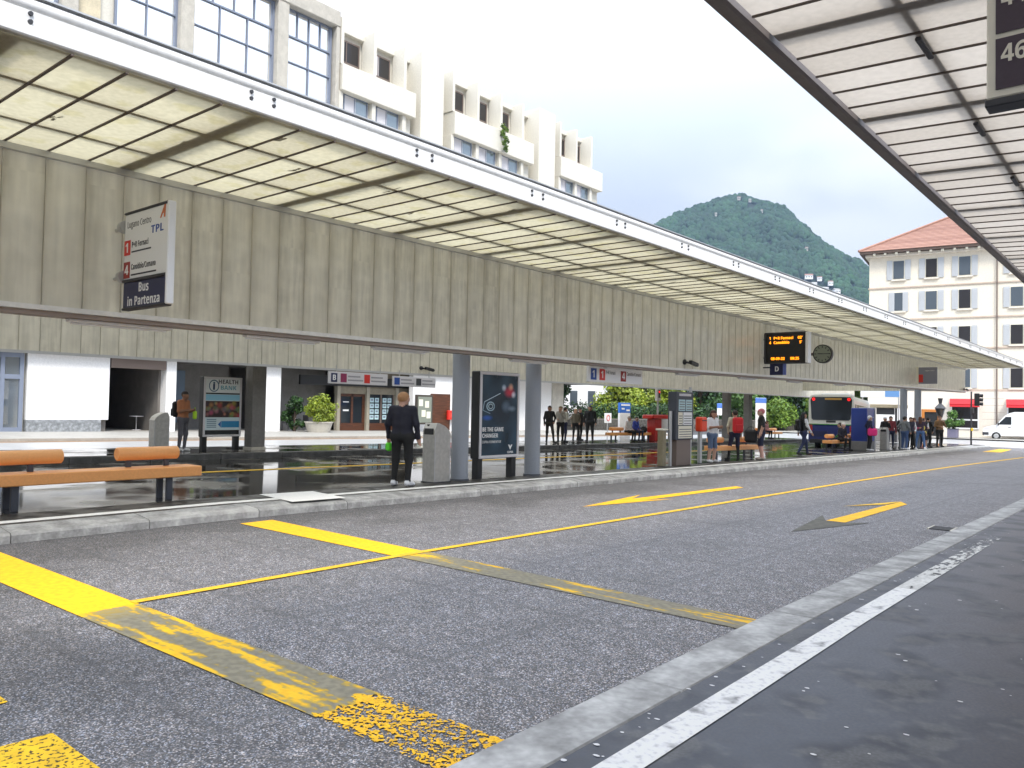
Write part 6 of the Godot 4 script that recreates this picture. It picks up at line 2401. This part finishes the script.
func person(label: String, at: Vector3, yaw: float, kind: String, h: float, look: Dictionary, hair := "short", cell := 0.03) -> Node3D:
	var b := body_of(kind, cell)
	var t := thing("person", label, "person", at, yaw)
	t.scale = Vector3(look.get("w", 1.0), 1.0, look.get("w", 1.0)) * (h / 1.75)
	var skin: Color = look.get("skin", Color(0.45, 0.26, 0.18))
	var top: Color = look.top
	var leg: Color = look.leg
	var pal := [skin, top, look.get("sleeve", top), look.get("fore", look.get("sleeve", top)), skin, leg, look.get("shin", leg), look.get("shoe", Color(0.03, 0.03, 0.03)), skin]
	var col := PackedColorArray()
	col.resize(b.V.size())
	for i in b.V.size():
		col[i] = pal[b.R[i]]
	var arr := []
	arr.resize(Mesh.ARRAY_MAX)
	arr[Mesh.ARRAY_VERTEX] = b.V
	arr[Mesh.ARRAY_NORMAL] = b.N
	arr[Mesh.ARRAY_COLOR] = col
	arr[Mesh.ARRAY_INDEX] = b.I
	var m := ArrayMesh.new()
	m.add_surface_from_arrays(Mesh.PRIMITIVE_TRIANGLES, arr)
	put("body", m, M.skin, t)
	var hd: Vector3 = b.head
	var hc: Color = look.get("hair", Color(0.03, 0.02, 0.015))
	var hm := mat(hc.linear_to_srgb(), 0.7)
	var s := S()
	blob(s, hd + Vector3(0, 0.012, -0.014), Vector3(0.100, 0.110, 0.106), 14, 7, 0.12)
	blob(s, hd + Vector3(0, 0.012, -0.032), Vector3(0.091, 0.092, 0.084), 14, 8)
	if hair == "long":
		tube(s, hd + Vector3(0, 0.0, -0.055), hd + Vector3(0, -0.27, -0.075), 0.095, 0.085, 12)
	if hair == "cap":
		box(s, hd + Vector3(0, 0.03, 0.13), Vector3(0.15, 0.015, 0.10), 0.006)
	obj("hair" if hair != "cap" else "cap", s, hm, t)
	s = S()
	for e in [-1, 1]: blob(s, hd + Vector3(e * 0.032, 0.005, 0.078), Vector3(0.012, 0.008, 0.008), 8, 4)
	box(s, hd + Vector3(0, -0.072, 0.086), Vector3(0.045, 0.010, 0.008), 0.003)
	obj("face_features", s, mat(lin(0.10, 0.04, 0.035), 0.6), t)
	return t

func backpack(label: String, who: Node3D, c: Color, sz := 1.0) -> void:
	var t := thing("backpack", label, "backpack", who.transform * Vector3(0, 1.0 * 1.0, -0.17), who.rotation.y)
	var s := S()
	box(s, Vector3(0, 0.22, -0.06), Vector3(0.31, 0.46, 0.17) * sz, 0.06)
	obj("bag", s, mat(c.linear_to_srgb(), 0.7), t)
	s = S()
	box(s, Vector3(0, 0.13, -0.16 * sz), Vector3(0.23, 0.22, 0.06) * sz, 0.025)
	obj("front_pocket", s, mat((c * 0.85).linear_to_srgb(), 0.7), t)
	s = S()
	for e in [-0.1, 0.1]: tube(s, Vector3(e, 0.43, 0.02), Vector3(e, 0.43, 0.12), 0.02, 0.02, 6)
	obj("straps", s, mat((c * 0.6).linear_to_srgb(), 0.8), t)

func handbag(label: String, at: Vector3, c: Color, e: Vector3, yaw := 0.0) -> void:
	var t := thing("bag", label, "bag", at, yaw)
	var s := S()
	box(s, Vector3(0, -e.y * 0.5, 0), e, minf(e.x, minf(e.y, e.z)) * 0.3)
	obj("bag_body", s, mat(c.linear_to_srgb(), 0.6), t)
	s = S()
	for k in 8:
		var a0 := PI * k / 8.0
		var a1 := PI * (k + 1) / 8.0
		tube(s, Vector3(cos(a0) * e.x * 0.3, sin(a0) * 0.10, 0), Vector3(cos(a1) * e.x * 0.3, sin(a1) * 0.10, 0), 0.010, 0.010, 6)
	obj("handle", s, mat((c * 0.7).linear_to_srgb(), 0.6), t)

func build_people() -> void:
	var BLK := Color(0.012, 0.012, 0.014)
	var NAVY := Color(0.012, 0.018, 0.05)
	var JEAN := Color(0.05, 0.09, 0.20)
	var GREY := Color(0.16, 0.16, 0.17)
	var WHT := Color(0.72, 0.72, 0.74)
	var CREAM := Color(0.50, 0.46, 0.34)
	var FAIR := Color(0.55, 0.33, 0.25)
	var TAN := Color(0.30, 0.16, 0.10)
	var p: Node3D
	p = person("person in black suit seen from behind beside the steel bin", on(-10.78, -9.85), 3.6, "stand", 1.70, {"top": Color(0.014, 0.015, 0.024), "leg": Color(0.008, 0.008, 0.009), "shoe": WHT, "hair": Color(0.42, 0.22, 0.10), "skin": FAIR, "w": 1.14}, "short", 0.022)
	handbag("bright green pouch held by the person in black", p.transform * Vector3(0.27, 0.80, 0.09), Color(0.12, 0.75, 0.03), Vector3(0.10, 0.16, 0.14), 1.2)
	p = person("person in orange top with grey trousers on the far island", on(-22.3, -11.75), 2.0, "phone", 1.75, {"top": Color(0.42, 0.17, 0.08), "fore": TAN, "leg": Color(0.11, 0.11, 0.13), "shoe": WHT, "skin": TAN})
	backpack("black backpack on the person in orange", p, BLK)
	handbag("lime green bottle bag before the person in orange", p.transform * Vector3(0.05, 1.18, 0.36), Color(0.45, 0.75, 0.03), Vector3(0.12, 0.24, 0.10))
	# far island group
	person("person in dark jacket standing with two others on far island", on(-22.6, -29.9), 0.9, "relaxed", 1.75, {"top": BLK, "leg": Color(0.03, 0.025, 0.02), "skin": TAN})
	person("person in pale grey jacket in the middle of three", on(-22.55, -30.7), 0.2, "face", 1.75, {"top": Color(0.33, 0.31, 0.27), "leg": BLK, "hair": Color(0.2, 0.15, 0.08)})
	person("person in light hooded top facing the other two", on(-22.9, -31.5), 2.8, "phone", 1.72, {"top": Color(0.52, 0.50, 0.42), "leg": NAVY})
	person("person in olive grey coat near the black coated one", on(-24.0, -34.0), 1.0, "relaxed", 1.66, {"top": Color(0.16, 0.14, 0.10), "leg": BLK, "hair": Color(0.3, 0.18, 0.08)}, "long")
	person("person in black clothes close behind the olive coat", on(-24.3, -34.8), 1.4, "stand", 1.72, {"top": BLK, "leg": BLK})
	person("tall person in a black coat alone on the far island", on(-23.3, -34.3), 0.5, "stand", 1.85, {"top": BLK, "leg": BLK, "shin": BLK, "w": 1.12})
	person("seated person in pale shirt on the far bench", on(-22.72, -37.0), 1.7, "sit", 1.75, {"top": Color(0.55, 0.50, 0.47), "leg": BLK, "hair": Color(0.35, 0.3, 0.25)})
	person("seated person in blue top on the far bench", on(-22.72, -37.8), 1.5, "sit", 1.75, {"top": Color(0.03, 0.05, 0.28), "leg": NAVY})
	handbag("black bag lying on the far bench", on(-22.75, -38.6, 0.95), BLK, Vector3(0.45, 0.34, 0.6))
	person("seated person in pink top on the bench beyond the lane", on(-22.65, -55.7), 1.4, "sit", 1.7, {"top": Color(0.50, 0.24, 0.24), "leg": BLK}, "long")
	# near island
	person("person in white top and denim skirt looking at a phone", on(-11.1, -23.1), 1.35, "phone", 1.62, {"top": WHT, "fore": TAN, "leg": Color(0.09, 0.13, 0.22), "shin": FAIR, "shoe": WHT, "hair": Color(0.05, 0.02, 0.012), "skin": Color(0.40, 0.22, 0.15), "w": 1.08}, "long")
	p = person("person in cream top and dark trousers behind the bench", on(-11.25, -25.1), -2.3, "relaxed", 1.66, {"top": CREAM, "leg": Color(0.012, 0.015, 0.04), "shin": BLK})
	backpack("red backpack worn by the person at the bench", p, Color(0.55, 0.015, 0.02), 1.12)
	p = person("person in black shirt and shorts with pink cap", on(-10.8, -26.2), -1.1, "stand", 1.74, {"top": BLK, "sleeve": BLK, "fore": FAIR, "leg": Color(0.01, 0.014, 0.04), "shin": Color(0.62, 0.36, 0.30), "hair": Color(0.55, 0.16, 0.18), "skin": FAIR, "shoe": Color(0.35, 0.3, 0.25), "w": 1.14}, "cap")
	handbag("large black shoulder bag beside the person in shorts", p.transform * Vector3(-0.05, 1.02, 0.30), BLK, Vector3(0.42, 0.42, 0.18), 0.4)
	p = person("person in dark vest with white sleeves walking", on(-11.3, -31.6), 2.4, "walk", 1.70, {"top": BLK, "sleeve": WHT, "leg": Color(0.02, 0.03, 0.08), "hair": BLK}, "long")
	backpack("black backpack on the person with white sleeves", p, BLK)
	person("white haired person in dark suit sitting on the bench", on(-12.35, -39.6), 1.1, "sit", 1.72, {"top": Color(0.015, 0.015, 0.025), "leg": BLK, "hair": Color(0.62, 0.60, 0.57), "skin": FAIR})
	person("person in green top sitting behind the white haired one", on(-12.75, -41.0), -1.6, "sit", 1.70, {"top": Color(0.03, 0.20, 0.04), "leg": NAVY})
	p = person("person in navy top with white cap at the ticket machine", on(-11.35, -40.6), 2.2, "hips", 1.70, {"top": NAVY, "leg": BLK, "shoe": WHT, "hair": WHT}, "cap")
	handbag("bright pink bag on the person at the ticket machine", p.transform * Vector3(-0.25, 1.12, 0.05), Color(0.75, 0.02, 0.20), Vector3(0.42, 0.36, 0.2), 0.5)
	# the crowd waiting at the far end
	person("person in black top with white cap leaning at the bin", on(-11.55, -44.0), 0.9, "face", 1.68, {"top": BLK, "leg": Color(0.10, 0.09, 0.08), "hair": WHT}, "cap")
	person("person in dark grey jacket with blue jeans in the crowd", on(-10.75, -44.6), 2.6, "hips", 1.72, {"top": Color(0.16, 0.17, 0.18), "leg": JEAN, "shoe": WHT, "w": 1.1})
	person("person with white bag and dark top in the crowd", on(-10.7, -45.6), 0.6, "relaxed", 1.70, {"top": Color(0.03, 0.03, 0.05), "sleeve": WHT, "leg": BLK, "shoe": WHT})
	person("person in magenta top among the waiting crowd", on(-10.75, -46.3), 1.8, "phone", 1.66, {"top": Color(0.45, 0.04, 0.12), "leg": BLK, "hair": Color(0.12, 0.04, 0.02)}, "long")
	person("person in plum top and light jeans seen from behind", on(-10.6, -47.2), 3.3, "wide", 1.74, {"top": Color(0.06, 0.04, 0.07), "leg": Color(0.09, 0.17, 0.36), "shoe": WHT, "hair": Color(0.10, 0.04, 0.02)}, "long")
	person("person in yellow top in the waiting crowd", on(-10.75, -48.4), 1.2, "stand", 1.62, {"top": Color(0.62, 0.50, 0.12), "leg": NAVY, "shoe": Color(0.4, 0.2, 0.2)})
	person("person in black vest over white shirt with shorts", on(-10.85, -49.1), 0.4, "phone", 1.70, {"top": BLK, "sleeve": WHT, "fore": FAIR, "leg": BLK, "shin": FAIR, "shoe": WHT, "hair": Color(0.22, 0.10, 0.05), "skin": FAIR})
	person("person all in black beside the person in shorts", on(-10.95, -50.6), 2.9, "hips", 1.76, {"top": BLK, "leg": BLK})
	person("person in black clothes half hidden in the crowd", on(-11.5, -47.2), 0.1, "stand", 1.78, {"top": Color(0.03, 0.02, 0.02), "leg": BLK, "hair": Color(0.06, 0.03, 0.02)})
	person("person in dark red top at the back of the crowd", on(-11.5, -44.9), 0.5, "stand", 1.72, {"top": Color(0.18, 0.02, 0.03), "leg": NAVY})
	person("person in blue shirt at the back of the crowd", on(-11.5, -49.6), 0.8, "relaxed", 1.70, {"top": Color(0.06, 0.10, 0.25), "leg": BLK})
	p = person("person in brown jacket and black trousers at crowd's edge", on(-10.85, -53.0), 0.7, "face", 1.86, {"top": Color(0.20, 0.11, 0.05), "leg": BLK, "hair": Color(0.12, 0.06, 0.03), "skin": FAIR, "w": 1.08})
	person("person in dark coat behind the brown jacket", on(-11.6, -53.6), 1.2, "stand", 1.74, {"top": Color(0.03, 0.03, 0.035), "leg": BLK})

# ---------------------------------------------------------------- the scene
func _ready() -> void:
	rng.seed = 4711
	font.font_names = PackedStringArray(["Droid Sans"])
	font_bold.font_names = PackedStringArray(["Droid Sans"])
	font_bold.font_weight = 700
	# camera
	var cam := Camera3D.new()
	cam.name = "camera"
	cam.fov = rad_to_deg(2.0 * atan(384.0 / 796.2))
	cam.near = 0.05
	cam.far = 6000.0
	var yaw := deg_to_rad(39.83)
	var pit := deg_to_rad(1.547)
	var roll := deg_to_rad(1.1)
	var fw := Vector3(-sin(yaw) * cos(pit), sin(pit), -cos(yaw) * cos(pit))
	var rt := Vector3(cos(yaw), 0, -sin(yaw))
	var up := rt.cross(fw)
	var r2 := rt * cos(roll) + up * sin(roll)
	cam.transform = Transform3D(Basis(r2, r2.cross(fw), -fw), Vector3(0, 1.6, 0))
	add_child(cam)
	# sky, sun behind the cloud, exposure
	var env := make_sky()
	env.tonemap_mode = Environment.TONE_MAPPER_LINEAR
	env.tonemap_exposure = 2.6
	env.sdfgi_enabled = true
	env.ssao_enabled = true
	env.ssil_enabled = true
	env.fog_enabled = true
	env.fog_density = 0.00013
	env.fog_light_color = Color(0.70, 0.80, 0.95)
	var we := WorldEnvironment.new()
	we.name = "world"
	we.environment = env
	add_child(we)
	var sun := DirectionalLight3D.new()
	sun.name = "sun"
	sun.light_energy = 0.45
	sun.light_angular_distance = 14.0
	sun.light_color = Color(1.0, 0.97, 0.92)
	sun.shadow_enabled = true
	sun.look_at_from_position(Vector3(9, 14, 6), Vector3.ZERO, Vector3.UP)
	add_child(sun)
	make_textures()
	worn_stripe("stripe_a", 0.44, 2.0, 5, 0.30)
	worn_stripe("stripe_b", 0.455, 0.845, 6, 0.10)
	make_materials()
	M.block = tmat(Color(0.93, 0.74, 0.08), "block", 0.9, 0.75)
	build_ground()
	build_hill()
	build_office()
	build_apartments()
	build_canopy()
	build_near_canopy()
	build_greenery()
	build_bus()
	build_island_things()
	build_far_street()
	build_people()
